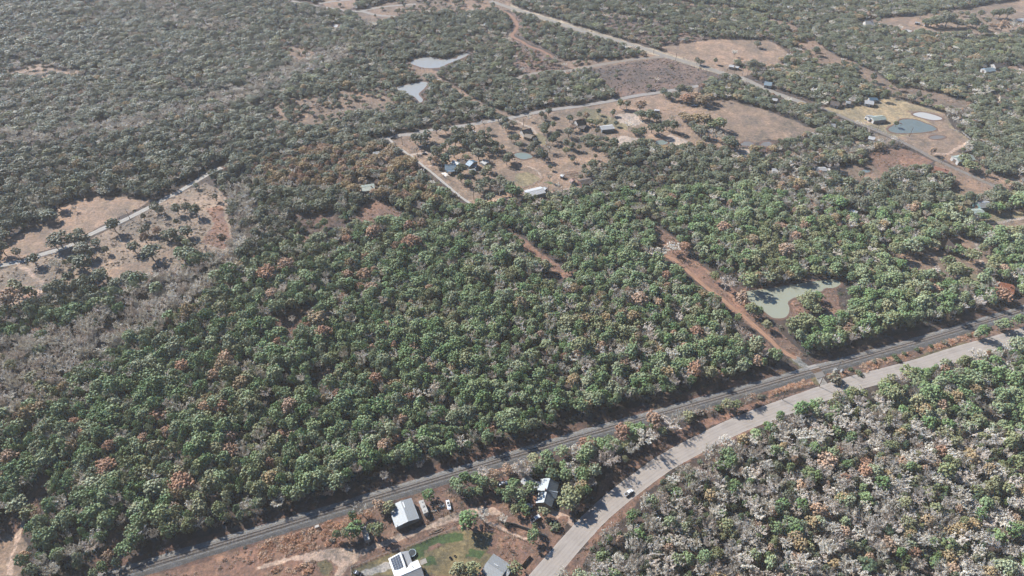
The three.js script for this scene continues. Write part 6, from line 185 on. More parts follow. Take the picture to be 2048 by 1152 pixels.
// ---------------------------------------------------------------- railway: ballast bed, sleepers, two rails
{
  const pts = smooth(SITE.rail, 4), track = new THREE.Group(); track.name = 'railway_track'; tag(track, 'single railway track on a grey ballast bed beside the wood', 'railway', null, 'structure'); scene.add(track);
  const ballastTex = dataTex(512, 512, (x, y, c) => { const u = x / 512, v = y / 512; const m = 150 + (tnoise(u, v, 128, 2) - .5) * 90 + (tnoise(u, v, 16, 5) - .5) * 40 + (tnoise(u, v, 256, 7) - .5) * 50; c[0] = clamp255(m); c[1] = clamp255(m - 2); c[2] = clamp255(m - 6); });
  const bm = std(0xc6c6c6, 1, { map: ballastTex, bumpMap: bumpGround, bumpScale: .1 });
  const prof = [[-4.1, .02], [-3.2, .3], [-2.5, .62], [-1.9, .7], [1.9, .7], [2.5, .62], [3.2, .3], [4.1, .02]];
  const pos = [], uv = [], uv1 = [], idx = []; let s = 0;
  const frame = pts.map((p, i) => { const a = pts[Math.max(0, i - 1)], b = pts[Math.min(pts.length - 1, i + 1)], l = Math.hypot(b.x - a.x, b.z - a.z); return [p, -(b.z - a.z) / l, (b.x - a.x) / l]; });
  frame.forEach(([p, nx, nz], i) => { if (i) s += p.distanceTo(pts[i - 1]); prof.forEach(([o, h], k) => { const j = (k === 0 || k === 7) ? (fbm(s * .3, k * 9) - .5) * 1.2 : 0; pos.push(p.x + nx * (o + j), h, p.z + nz * (o + j)); uv.push(o / 8, s / 8); uv1.push(o / 3, s / 3); if (i && k < 7) { const q = i * 8 + k; idx.push(q - 8, q - 7, q, q - 7, q + 1, q); } }); });
  const g = new THREE.BufferGeometry(); g.setAttribute('position', new THREE.Float32BufferAttribute(pos, 3)); g.setAttribute('uv', new THREE.Float32BufferAttribute(uv, 2)); g.setAttribute('uv1', new THREE.Float32BufferAttribute(uv1, 2)); g.setIndex(idx); g.computeVertexNormals();
  part('ballast_bed', g, bm, track);
  const railM = std(0x3d332d, .6, { metalness: .3 });
  for (const side of [-1, 1]) {
    const rp = [], ri = [], sec = [[-.07, .86], [-.04, 1.03], [.04, 1.03], [.07, .86]];
    frame.forEach(([p, nx, nz], i) => { sec.forEach(([o, h], k) => { const q = side * .75 + o; rp.push(p.x + nx * q, h, p.z + nz * q); if (i && k < 3) { const w = i * 4 + k; ri.push(w - 4, w - 3, w, w - 3, w + 1, w); } }); });
    const rg = new THREE.BufferGeometry(); rg.setAttribute('position', new THREE.Float32BufferAttribute(rp, 3)); rg.setIndex(ri); rg.computeVertexNormals(); part('rail', rg, railM, track);
  }
  const ties = []; let acc = 0; for (let i = 1; i < frame.length; i++) { const [p, nx, nz] = frame[i], q = frame[i - 1][0], l = p.distanceTo(q); for (; acc < l; acc += .6) ties.push([q.x + (p.x - q.x) * acc / l, q.z + (p.z - q.z) * acc / l, nx, nz]); acc -= l; }
  const tm = new THREE.InstancedMesh(new THREE.BoxGeometry(2.6, .2, .24), std(0x8b8078, .95), ties.length); tm.name = 'sleepers'; tag(tm, null, null, null, 'stuff'); tm.castShadow = tm.receiveShadow = true;
  const M = new THREE.Matrix4(), r = rngOf(5), col = new THREE.Color(); ties.forEach(([x, z, nx, nz], i) => { M.makeRotationY(Math.atan2(-nz, nx) + (r() - .5) * .03).setPosition(x, .76, z); tm.setMatrixAt(i, M); const t = .75 + r() * .5; tm.setColorAt(i, col.setRGB(t, t, t)); });
  track.add(tm);
}

// ---------------------------------------------------------------- ponds
{
  const ripple = dataTex(256, 256, (x, y, c) => { const u = x / 256, v = y / 256; const h = tnoise(u, v, 16, 1) * .5 + tnoise(u, v, 48, 2) * .5; c[0] = c[1] = c[2] = h * 255; }, false);
  const water = (hex, rough = .12) => std(hex, rough, { bumpMap: ripple, bumpScale: .012 });
  const PM = { green: water('#a0a492', .5), grey: water('#a9aaa5', .3), teal: water('#87938c', .3), blue: water('#788583', .3), white: water('#c6c6c2', .4), dim: water('#85827d', .25) };
  const bankM = std('#6f5547', 1, { bumpMap: bumpGround, bumpScale: .1 });
  for (const p of SITE.ponds) {
    const c = new THREE.CatmullRomCurve3(p.pts.map(([x, z]) => new THREE.Vector3(x, 0, z)), true, 'centripetal'), loop = c.getSpacedPoints(Math.max(24, Math.min(120, Math.round(c.getLength() / 1.5)))); loop.pop();
    const pond = new THREE.Group(); pond.name = numbered('pond'); tag(pond, p.label, 'pond', null, 'structure'); scene.add(pond);
    const shape = new THREE.Shape(loop.map((v) => new THREE.Vector2(v.x, -v.z))); const g = new THREE.ShapeGeometry(shape); g.rotateX(-Math.PI / 2); g.translate(0, .06, 0);
    const q = g.attributes.position, uv = new Float32Array(q.count * 2); for (let i = 0; i < q.count; i++) { uv[i * 2] = q.getX(i) / 9; uv[i * 2 + 1] = q.getZ(i) / 9; } g.setAttribute('uv', new THREE.BufferAttribute(uv, 2)); g.setAttribute('uv1', new THREE.BufferAttribute(uv, 2));
    part('water', g, PM[p.kind], pond);
    // low earth rim
    const bp = [], bi = [], bu = [], n = loop.length; loop.forEach((v, i) => { const a = loop[(i + n - 1) % n], b = loop[(i + 1) % n], l = Math.hypot(b.x - a.x, b.z - a.z) || 1; let nx = (b.z - a.z) / l, nz = -(b.x - a.x) / l; if (THREE.ShapeUtils.area(loop.map((w) => new THREE.Vector2(w.x, -w.z))) > 0) { nx = -nx; nz = -nz; } const j = fbm(i * .4, p.pts.length) - .5; for (const [o, h] of [[-.4, .03], [.5 + j, .2 + j * .1], [1.6 + j * 2, .015]]) { bp.push(v.x + nx * o, h, v.z + nz * o); bu.push(v.x / 6 + o, v.z / 6); } const k = i * 3, k2 = ((i + 1) % n) * 3; for (let s = 0; s < 2; s++) bi.push(k + s, k2 + s, k + s + 1, k2 + s, k2 + s + 1, k + s + 1); });
    const bg = new THREE.BufferGeometry(); bg.setAttribute('position', new THREE.Float32BufferAttribute(bp, 3)); bg.setAttribute('uv', new THREE.Float32BufferAttribute(bu, 2)); bg.setAttribute('uv1', new THREE.Float32BufferAttribute(bu, 2)); bg.setIndex(bi); bg.computeVertexNormals(); part('bank', bg, bankM, pond);
  }
}

// ---------------------------------------------------------------- trees
const FOOT = []; // footprints of what stands on open ground: [x, z, radius]
for (const b of SITE.buildings) FOOT.push([b[3], b[4], Math.max(b[6], b[7]) * .55 + 1.2]);
for (const [x, z, r] of [[-48, -148, 11], [-52, -174, 8.5], [17, -185, 9], [-8, -147, 8], [-69, -163, 5], [-43, -177, 5], [-46, -155, 4], [192, -271, 4]]) FOOT.push([x, z, r]);
for (const v of SITE.vehicles) FOOT.push([v[2], v[3], 3.4]);
class Leafage {
  constructor() { this.p = []; this.n = []; this.c = []; }
  tri(a, b, c, t) { const ux = b[0] - a[0], uy = b[1] - a[1], uz = b[2] - a[2], vx = c[0] - a[0], vy = c[1] - a[1], vz = c[2] - a[2]; let nx = uy * vz - uz * vy, ny = uz * vx - ux * vz, nz = ux * vy - uy * vx; const l = Math.hypot(nx, ny, nz) || 1; nx /= l; ny /= l; nz /= l; this.p.push(...a, ...b, ...c); for (let i = 0; i < 3; i++) { this.n.push(nx, ny, nz); this.c.push(t[0], t[1], t[2]); } }
  leaf(x, y, z, nx, ny, nz, s, w, t, r) { // a bent spray of leaves
    let ax = r() - .5, ay = r() - .5, az = r() - .5; let ux = ny * az - nz * ay, uy = nz * ax - nx * az, uz = nx * ay - ny * ax; const l = Math.hypot(ux, uy, uz) || 1; ux /= l; uy /= l; uz /= l; const vx = ny * uz - nz * uy, vy = nz * ux - nx * uz, vz = nx * uy - ny * ux;
    const k = s * .22, A = [x - ux * s, y - uy * s, z - uz * s], B = [x + ux * s, y + uy * s, z + uz * s], C = [x + vx * w - nx * k, y + vy * w - ny * k, z + vz * w - nz * k], D = [x - vx * w - nx * k, y - vy * w - ny * k, z - vz * w - nz * k];
    this.tri(A, B, C, t); this.tri(B, A, D, t);
  }
  tube(a, b, r0, r1, n, t) { const d = [b[0] - a[0], b[1] - a[1], b[2] - a[2]], l = Math.hypot(...d) || 1; const e = d.map((v) => v / l), q = Math.abs(e[1]) > .9 ? [1, 0, 0] : [0, 1, 0]; let u = [e[1] * q[2] - e[2] * q[1], e[2] * q[0] - e[0] * q[2], e[0] * q[1] - e[1] * q[0]]; const ul = Math.hypot(...u); u = u.map((v) => v / ul); const v = [e[1] * u[2] - e[2] * u[1], e[2] * u[0] - e[0] * u[2], e[0] * u[1] - e[1] * u[0]]; const P = (c, rr, k) => { const al = k / n * Math.PI * 2, cs = Math.cos(al) * rr, sn = Math.sin(al) * rr; return [c[0] + u[0] * cs + v[0] * sn, c[1] + u[1] * cs + v[1] * sn, c[2] + u[2] * cs + v[2] * sn]; }; for (let k = 0; k < n; k++) { const A = P(a, r0, k), B = P(a, r0, k + 1), C = P(b, r1, k), D = P(b, r1, k + 1); this.tri(A, C, B, t); this.tri(B, C, D, t); } }
  build() { const g = new THREE.BufferGeometry(); g.setAttribute('position', new THREE.Float32BufferAttribute(this.p, 3)); g.setAttribute('normal', new THREE.Float32BufferAttribute(this.n, 3)); g.setAttribute('color', new THREE.Float32BufferAttribute(this.c, 3)); return g; }
}
const ICO = (() => { const g = new THREE.IcosahedronGeometry(1, 0), q = g.attributes.position, f = []; for (let i = 0; i < q.count; i += 3) f.push([0, 1, 2].map((k) => [q.getX(i + k), q.getY(i + k), q.getZ(i + k)])); return f; })();
// broadleaf crown, 9 m across and 7.6 m tall at scale 1: clumps of leaf sprays on a dome
function broadleaf(seed, o) {
  const r = rngOf(seed), L = new Leafage(), cl = [];
  for (let i = 0; i < o.n; i++) {
    const y = 1 - (i + .5) / o.n * (1 + o.low), a = i * 2.39996 + r() * .9, k = (.62 + r() * .4) * (.74 + .52 * vnoise(Math.cos(a) * 1.3 + seed, Math.sin(a) * 1.3 + y * .8 + seed)), q = Math.sqrt(Math.max(0, 1 - y * y));
    cl.push([Math.cos(a) * q * o.rx * k + o.lean * y, o.cy + y * o.ry * (.8 + r() * .35), Math.sin(a) * q * o.rx * k, o.cr[0] + r() * (o.cr[1] - o.cr[0])]);
  }
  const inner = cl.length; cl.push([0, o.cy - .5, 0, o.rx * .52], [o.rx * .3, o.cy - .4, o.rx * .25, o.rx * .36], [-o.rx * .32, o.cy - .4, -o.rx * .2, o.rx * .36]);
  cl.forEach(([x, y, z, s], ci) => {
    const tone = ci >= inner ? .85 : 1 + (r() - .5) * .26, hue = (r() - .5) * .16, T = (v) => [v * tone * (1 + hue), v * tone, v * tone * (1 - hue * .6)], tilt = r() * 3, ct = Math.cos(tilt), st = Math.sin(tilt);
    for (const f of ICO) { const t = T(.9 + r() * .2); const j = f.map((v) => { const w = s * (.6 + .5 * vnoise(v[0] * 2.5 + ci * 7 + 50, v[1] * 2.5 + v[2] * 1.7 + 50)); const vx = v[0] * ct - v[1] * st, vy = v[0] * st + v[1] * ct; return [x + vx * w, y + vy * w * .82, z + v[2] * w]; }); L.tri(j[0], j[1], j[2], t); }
    if (ci >= inner) return;
    for (let k = 0; k < o.per; k++) {
      const u = r() * 2 - 1, a = r() * 6.2832, q = Math.sqrt(1 - u * u); let nx = Math.cos(a) * q, ny = u * .85 + .3, nz = Math.sin(a) * q;
      const d = s * (.72 + r() * .5), px = x + nx * d, py = y + ny * d * .82, pz = z + nz * d;
      nx += (r() - .5) * 1.1; ny += (r() - .5) * 1.0; nz += (r() - .5) * 1.1; const l = Math.hypot(nx, ny, nz) || 1; const lf = o.leaf[0] + r() * (o.leaf[1] - o.leaf[0]);
      L.leaf(px, py, pz, nx / l, ny / l, nz / l, lf, lf * (.4 + r() * .35), T(.85 + r() * .4), r);
    }
  });
  return L;
}
function addTrunk(L, seed, h, spread, r0, t) {
  const r = rngOf(seed + 999); const fork = [(r() - .5) * .6, h * .38, (r() - .5) * .6]; L.tube([0, -.15, 0], fork, r0, r0 * .72, 6, t);
  for (let i = 0; i < 4; i++) { const a = i * 1.57 + r() * .8; const e = [fork[0] + Math.cos(a) * spread * (.5 + r() * .3), h * (.62 + r() * .15), fork[2] + Math.sin(a) * spread * (.5 + r() * .3)]; L.tube(fork, e, r0 * .5, r0 * .2, 5, t); }
}
const OAK = { n: 60, rx: 3.9, ry: 2.7, cy: 4.5, low: .3, cr: [.4, .92], per: 9, leaf: [.17, .4], lean: 0 };
const crowns = { oak: [], bigoak: [], juniper: [], bare: [], shrub: [] };
const BARK = [.16, .13, .11];
[[11, {}], [12, { n: 54, rx: 4.0, ry: 2.3, cr: [.45, 1.0] }], [13, { n: 68, ry: 2.9, cr: [.36, .8] }], [14, { lean: .9, n: 56 }], [15, { rx: 3.6, ry: 3.2, cy: 4.7 }], [16, { lean: -.8, rx: 4.1, ry: 2.3, cy: 4.1, cr: [.36, .85] }], [17, { n: 52, rx: 3.7, ry: 2.9, cr: [.42, 1.05], lean: .4 }]].forEach(([s, o]) => { const t = new Leafage(); addTrunk(t, s, 5.4, 3, .34, BARK); crowns.oak.push([broadleaf(s, { ...OAK, ...o }), t]); });
[[51, { n: 92 }], [52, { n: 86, ry: 2.3, rx: 4.1, cy: 4.2 }], [53, { n: 90, lean: .6, ry: 2.9 }], [54, { n: 94, lean: -.5, rx: 3.8, ry: 3.0, cy: 4.6 }]].forEach(([s, o]) => { const t = new Leafage(); addTrunk(t, s, 5.4, 3, .34, BARK); crowns.bigoak.push([broadleaf(s, { ...OAK, cr: [.32, .72], per: 8, leaf: [.13, .3], ...o }), t]); });
[[21, { n: 34, rx: 2.5, ry: 3.4, cy: 4.2, low: .75, cr: [.5, .85], per: 9, leaf: [.18, .34] }], [22, { n: 30, rx: 2.7, ry: 3.1, cy: 4.0, low: .75, cr: [.55, .9], per: 9, leaf: [.18, .34] }]].forEach(([s, o]) => { const t = new Leafage(); addTrunk(t, s, 4.4, 1.2, .26, BARK); crowns.juniper.push([broadleaf(s, { ...OAK, ...o }), t]); });
[[31, { n: 20, rx: 2.9, ry: 1.7, cy: 1.5, low: .5, cr: [.6, 1.1], per: 12, leaf: [.2, .4] }], [32, { n: 22, rx: 3.1, ry: 1.4, cy: 1.3, low: .5, cr: [.5, 1.0], per: 12, leaf: [.2, .4] }]].forEach(([s, o]) => crowns.shrub.push([broadleaf(s, { ...OAK, ...o }), null]));
// leafless crown: limbs, branches and thin twigs
function leafless(seed, dens) {
  const r = rngOf(seed), T = new Leafage(), W = new Leafage(); const wood = [.95, .95, .95];
  const fork = [(r() - .5) * .5, 2.0 + r() * .4, (r() - .5) * .5]; T.tube([0, -.15, 0], fork, .3, .22, 6, wood);
  const n = 7; for (let i = 0; i < n; i++) {
    const a = i / n * 6.2832 + r() * .6, reach = (i === 0 ? .6 : 2.3 + r() * 1.1), top = i === 0 ? 6.4 : 4.6 + r() * 1.3; const m = [fork[0] + Math.cos(a) * reach * .5, (fork[1] + top) * .5 + .4, fork[2] + Math.sin(a) * reach * .5], e = [fork[0] + Math.cos(a) * reach, top, fork[2] + Math.sin(a) * reach];
    T.tube(fork, m, .15, .1, 4, wood); T.tube(m, e, .1, .05, 4, wood);
    for (let k = 0; k < 8; k++) {
      const t = .25 + r() * .75, b = t < .5 ? fork.map((v, q) => v + (m[q] - v) * t * 2) : m.map((v, q) => v + (e[q] - v) * (t - .5) * 2); const al = a + (r() - .5) * 3.0, up = .3 + r() * 1.0, len = 1.0 + r() * 1.1; const c = [b[0] + Math.cos(al) * len, b[1] + up * len * .8, b[2] + Math.sin(al) * len];
      W.tube(b, c, .05, .025, 3, [.95, .93, .9]);
      for (let q = 0; q < 3; q++) { // tufts of fine twigs along the branch
        const f = .4 + q * .3, o = b.map((v, x) => v + (c[x] - v) * f + (r() - .5) * .7), tn = .72 + r() * .55, sp = .42 + r() * .3;
        for (let w = 0; w < dens; w++) { let dx = r() - .5, dy = r() * .9 - .1, dz = r() - .5; const l = Math.hypot(dx, dy, dz) || 1; dx *= sp / l; dy *= sp / l; dz *= sp / l; const wd = .05 + r() * .045, t = tn * (.85 + r() * .3); W.tri([o[0] + wd, o[1], o[2] - wd], [o[0] + dx, o[1] + dy, o[2] + dz], [o[0] - wd, o[1] + wd * .6, o[2] + wd], [t, t * .985, t * .96]); }
      }
    }
  }
  return [W, T];
}
[41, 42, 43, 44].forEach((s, i) => crowns.bare.push(leafless(s, 15 + i)));
for (const k in crowns) crowns[k] = crowns[k].map(([c, t]) => ({ crown: c.build(), trunk: t && t.build(), all: t ? mergeGeometries([c.build(), t.build()]) : c.build() }));
const leafMat = (c) => new THREE.MeshPhysicalMaterial({ color: c, vertexColors: true, roughness: .6, side: THREE.DoubleSide, specularIntensity: .38 }); // waxy evergreen leaves
const twigMat = (c) => new THREE.MeshStandardMaterial({ color: c, vertexColors: true, roughness: 1, side: THREE.DoubleSide });
const lin = (r, g, b) => new THREE.Color().setRGB(r, g, b);
// foliage colours (linear reflectance), several of each kind
const TINT = {
  oak: [lin(0.153, 0.195, 0.090), lin(0.125, 0.175, 0.075), lin(0.180, 0.213, 0.115), lin(0.103, 0.160, 0.060), lin(0.194, 0.215, 0.130), lin(0.141, 0.187, 0.090)],
  dusky: [lin(0.119, 0.127, 0.077), lin(0.105, 0.119, 0.069), lin(0.139, 0.144, 0.092), lin(0.094, 0.108, 0.061), lin(0.153, 0.152, 0.102), lin(0.122, 0.135, 0.079)],
  olive: [lin(0.170, 0.179, 0.089), lin(0.189, 0.188, 0.101), lin(0.151, 0.170, 0.078)],
  russet: [lin(0.265, 0.155, 0.098), lin(0.237, 0.139, 0.090), lin(0.256, 0.165, 0.110)],
  russet_pale: [lin(0.289, 0.200, 0.138), lin(0.263, 0.184, 0.125), lin(0.304, 0.205, 0.132)],
  russet_olive: [lin(.235, .175, .092), lin(.250, .188, .100), lin(.215, .162, .094)],
  juniper: [lin(0.075, 0.107, 0.039), lin(0.058, 0.084, 0.045), lin(0.097, 0.121, 0.051)],
  bare: [lin(0.521, 0.491, 0.432), lin(0.455, 0.423, 0.376), lin(0.548, 0.522, 0.458), lin(0.496, 0.444, 0.393)],
  shrub: [lin(.085, .100, .055), lin(.140, .128, .090), lin(.062, .085, .038), lin(.17, .14, .105)],
};
const KIND = { // geometry family, plain name, words for the label, group words
  oak: ['oak', 'evergreen_oak', 'green evergreen oak'], dusky: ['oak', 'dusky_oak', 'dusky grey-green oak'], olive: ['oak', 'olive_oak', 'yellow-green oak'], russet: ['oak', 'russet_oak', 'rusty brown oak'], russet_pale: ['oak', 'fading_oak', 'pinkish brown oak'], russet_olive: ['oak', 'golden_oak', 'golden brown oak'], juniper: ['juniper', 'juniper_tree', 'dark green juniper'], bare: ['bare', 'bare_tree', 'pale leafless tree'], shrub: ['shrub', 'shrub', 'low rounded shrub'],
};
const MATS = {}; for (const k in TINT) MATS[k] = TINT[k].map(k === 'bare' || k.startsWith('russet') ? twigMat : leafMat);
const barkMat = new THREE.MeshStandardMaterial({ color: 0xffffff, vertexColors: true, roughness: 1 });
const bareTrunkMat = new THREE.MeshStandardMaterial({ color: lin(.5, .455, .39), vertexColors: true, roughness: 1 });

// where trees may stand: density and species drawn from the survey at one cell per metre
const GW = FIELD.x1 - FIELD.x0, GH = FIELD.z1 - FIELD.z0;
function raster(draw) { const cv = document.createElement('canvas'); cv.width = GW; cv.height = GH; const ctx = cv.getContext('2d'); draw(ctx); return ctx.getImageData(0, 0, GW, GH).data; }
const pathOf = (ctx, pts) => { ctx.beginPath(); pts.forEach(([x, z], i) => i ? ctx.lineTo(x - FIELD.x0, z - FIELD.z0) : ctx.moveTo(x - FIELD.x0, z - FIELD.z0)); };
const DENS = raster((ctx) => {
  ctx.fillStyle = '#fff'; ctx.fillRect(0, 0, GW, GH);
  drawSite(ctx, FIELD.x0, FIELD.z0, 1, 1, (k, d) => { const v = Math.round(d * 255); return `rgb(${v},${v},${v})`; }, (w) => w + 3);
  ctx.strokeStyle = ctx.fillStyle = '#000'; ctx.lineJoin = ctx.lineCap = 'round';
  for (const c of SITE.cover) if (c[1] < .04) { ctx.lineWidth = 4.5; pathOf(ctx, c[2]); ctx.closePath(); ctx.stroke(); }
  for (const r of SITE.roads) { ctx.lineWidth = r.w + ({ asphalt: 3, asphalt2: 12, paved: 9, gravel: 13, pale: 12, paved2: 10, dirt: 13 }[r.kind] ?? 9); pathOf(ctx, r.pts); ctx.stroke(); }
  ctx.lineWidth = 13; pathOf(ctx, SITE.rail); ctx.stroke();
  for (const p of SITE.ponds) { ctx.lineWidth = 10; pathOf(ctx, p.pts.map(([x, z]) => [x, z + 2.5])); ctx.closePath(); ctx.fill(); ctx.stroke(); }
  for (const [x, z, r] of FOOT) { ctx.beginPath(); ctx.arc(x - FIELD.x0, z - FIELD.z0, r + 1.6, 0, 7); ctx.fill(); }
  for (const [x, z, d] of SITE.trees) { ctx.beginPath(); ctx.arc(x - FIELD.x0, z - FIELD.z0, d * .42, 0, 7); ctx.fill(); }
});
const SPEC = raster((ctx) => { ctx.fillStyle = 'rgb(30,12,10)'; ctx.fillRect(0, 0, GW, GH); for (const [b, r, j, pts] of SITE.zones) { ctx.fillStyle = `rgb(${b * 255 | 0},${r * 255 | 0},${j * 255 | 0})`; pathOf(ctx, pts); ctx.closePath(); ctx.fill(); } });
const CLASS = raster((ctx) => { ctx.fillStyle = 'rgb(0,0,0)'; ctx.fillRect(0, 0, GW, GH); drawSite(ctx, FIELD.x0, FIELD.z0, 1, 1, (k) => `rgb(${KINDS.indexOf(k) * 12},0,0)`, (w) => w + 1); ctx.strokeStyle = 'rgb(255,0,0)'; ctx.fillStyle = 'rgb(255,0,0)'; for (const r of SITE.roads) { ctx.lineWidth = r.w + 1; pathOf(ctx, r.pts); ctx.stroke(); } ctx.lineWidth = 8; pathOf(ctx, SITE.rail); ctx.stroke(); for (const p of SITE.ponds) { pathOf(ctx, p.pts); ctx.closePath(); ctx.fill(); } for (const [x, z, r] of FOOT) { ctx.beginPath(); ctx.arc(x - FIELD.x0, z - FIELD.z0, r * .9, 0, 7); ctx.fill(); } });
const cell = (x, z) => { const i = Math.floor(x - FIELD.x0), j = Math.floor(z - FIELD.z0); return i < 0 || j < 0 || i >= GW || j >= GH ? -1 : (j * GW + i) * 4; };
const inView = (x, z, m) => z < -125 + m && z > -955 - m && Math.abs(x) < (-z * .679 + 138) + m; // the stretch of land the photograph looks over, with a margin
const greenBlock = (x, z) => z > -455 + (x < -60 ? (-60 - x) * .55 : 0) + (x > 200 ? (x - 200) * .12 : 0) + (fbm(x * .03, z * .03 + 12) - .5) * 70; // the bright green wood in the middle
const trees = SITE.trees.map(([x, z, d, k]) => ({ x, z, d, k: k === 'oak' && !greenBlock(x, z) ? 'dusky' : k, own: true }));
{
  const r = rngOf(4242), S = 4.3;
  for (let z = FIELD.z0; z < FIELD.z1; z += S) for (let x = FIELD.x0; x < FIELD.x1; x += S) {
    const px = x + r() * S, pz = z + r() * S, pick = r(), u = r(), sz = r(), q = cell(px, pz); if (q < 0 || !inView(px, pz, 26)) continue;
    let dn = DENS[q] / 255; if (dn < .9) dn *= .6 + .9 * fbm(px * .06, pz * .06); else dn = fbm(px * .045 + 9, pz * .045) < .27 ? .45 : .97;
    if (pick > dn) continue;
    const b = SPEC[q] / 255, ru = SPEC[q + 1] / 255, ju = SPEC[q + 2] / 255; const patch = fbm(px * .03 + 70, pz * .03) * 1.6 + .2, bb = b > .5 ? b : b * patch;
    let k = 'oak'; if (u < bb) k = 'bare'; else if (u < bb + ru) k = sz < .33 ? 'russet' : sz < .7 ? 'russet_pale' : 'russet_olive'; else if (u < bb + ru + ju) k = 'juniper'; else if (fbm(px * .02 + 33, pz * .02) > .56 && u > .6) k = 'olive';
    let d = 4.3 + sz * sz * sz * 6.4 + (fbm(px * .05, pz * .05 + 60) - .5) * 5; if (k === 'bare') d = 5.0 + sz * 2.8; if (k === 'juniper') d = 3 + sz * 1.8; if (dn < .5) d = 3.2 + sz * 3.2; else if (b > .45 && b < .8 && k !== 'bare') d *= .8;
    if (k === 'oak' && (!greenBlock(px, pz) || (b > .4 && sz < .6))) k = 'dusky'; if (k === 'russet' && b > .4) k = 'russet_pale'; if (k === 'olive' && !greenBlock(px, pz) && pick > .3) k = 'dusky'; d = Math.max(2.6, d); trees.push({ x: px, z: pz, d, k });
  }
}
{ // low understory where the canopy is leafless
  const r = rngOf(555), S = 3.1; for (let z = -420; z < FIELD.z1; z += S) for (let x = FIELD.x0; x < FIELD.x1; x += S) { const px = x + r() * S, pz = z + r() * S, u = r(), w = r(), q = cell(px, pz); if (q < 0 || !inView(px, pz, 14) || DENS[q] < 200) continue; const b = SPEC[q] / 255; if (u > (b < .4 ? .38 : b > .9 ? .4 : .62)) continue; trees.push({ x: px, z: pz, d: 2 + w * 2, k: 'shrub', low: true }); }
}
const rt = rngOf(987);
for (const t of trees) { t.turn = rt() * 6.2832; t.v = Math.floor(rt() * 100); t.ti = Math.floor(rt() * 100); t.tall = .78 + rt() * .46; t.wx = .86 + rt() * .28; t.dist = Math.hypot(t.x, 300, t.z); t.size = t.d / t.dist; t.s = t.d / { oak: 8.0, juniper: 5.8, bare: 8.2, shrub: 7.0 }[KIND[t.k][0]]; t.h = (KIND[t.k][0] === 'shrub' ? t.s : t.own ? t.s * .55 + .5 : (t.s * .55 + .66) * (1 - .46 * Math.min(1, Math.max(0, (-t.z - 290) / 300)))) * t.tall * (t.k === 'juniper' ? .95 : 1); }
const railZ = (x) => { const R = SITE.rail; for (let i = 1; i < R.length; i++) if (x < R[i][0]) { const u = (x - R[i - 1][0]) / (R[i][0] - R[i - 1][0]); return R[i - 1][1] + (R[i][1] - R[i - 1][1]) * u; } return R[R.length - 1][1]; };
for (const t of trees) { const g = railZ(t.x) - t.z; if (!t.own && !t.low && g > 0 && g < 24) t.h *= 1.04; }
const chosen = new Set(); // which ones stand as trees of their own
for (const k in KIND) { const all = trees.filter((t) => t.k === k && !t.low && inView(t.x, t.z, -2)); all.sort((a, b) => (b.own ? 1 : 0) - (a.own ? 1 : 0) || b.size - a.size); all.slice(0, k === 'oak' || k === 'dusky' ? 300 : k === 'bare' ? 300 : 150).forEach((t) => chosen.add(t)); }
function placeWords(t) {
  let best = null, bd = 1e9; for (const m of SITE.landmarks) { const d = Math.hypot(t.x - m[0], t.z - m[1]); if (d < bd) { bd = d; best = m; } }
  const dx = t.x - best[0], dz = t.z - best[1]; const rel = bd < 9 ? 'close by' : Math.abs(dx) > Math.abs(dz) ? (dx < 0 ? 'left of' : 'right of') : (dz < 0 ? 'behind' : 'in front of'); return (bd > 38 ? 'well ' : '') + rel + ' ' + best[2];
}
const bySize = (d) => d < 4.2 ? 'small' : d < 6.4 ? 'medium' : d < 9 ? 'large' : 'huge';
const gaps = []; const shared = new Map(), placed = [];
for (const t of chosen) {
  const [fam, name, words] = KIND[t.k], V = crowns[fam === 'oak' && t.d > 7 ? 'bigoak' : fam], g = V[t.v % V.length];
  t.label = `${bySize(t.d)} ${words} ${placeWords(t)}`; shared.set(t.label, (shared.get(t.label) || 0) + 1); placed.push([t, fam, name, g]);
}
for (const [t, fam, name, g] of placed) {
  const o = thing(name, t.label, fam === 'shrub' ? 'shrub' : 'tree', t.x, 0, t.z, t.turn, shared.get(t.label) > 1 ? t.label.replace(/^\S+ /, '') + 's' : null); o.scale.set(t.s * t.wx, t.h, t.s / t.wx);
  const m = MATS[t.k][t.ti % MATS[t.k].length];
  if (g.trunk) part('trunk', g.trunk, fam === 'bare' ? bareTrunkMat : barkMat, o); part('crown', g.crown, m, o);
}
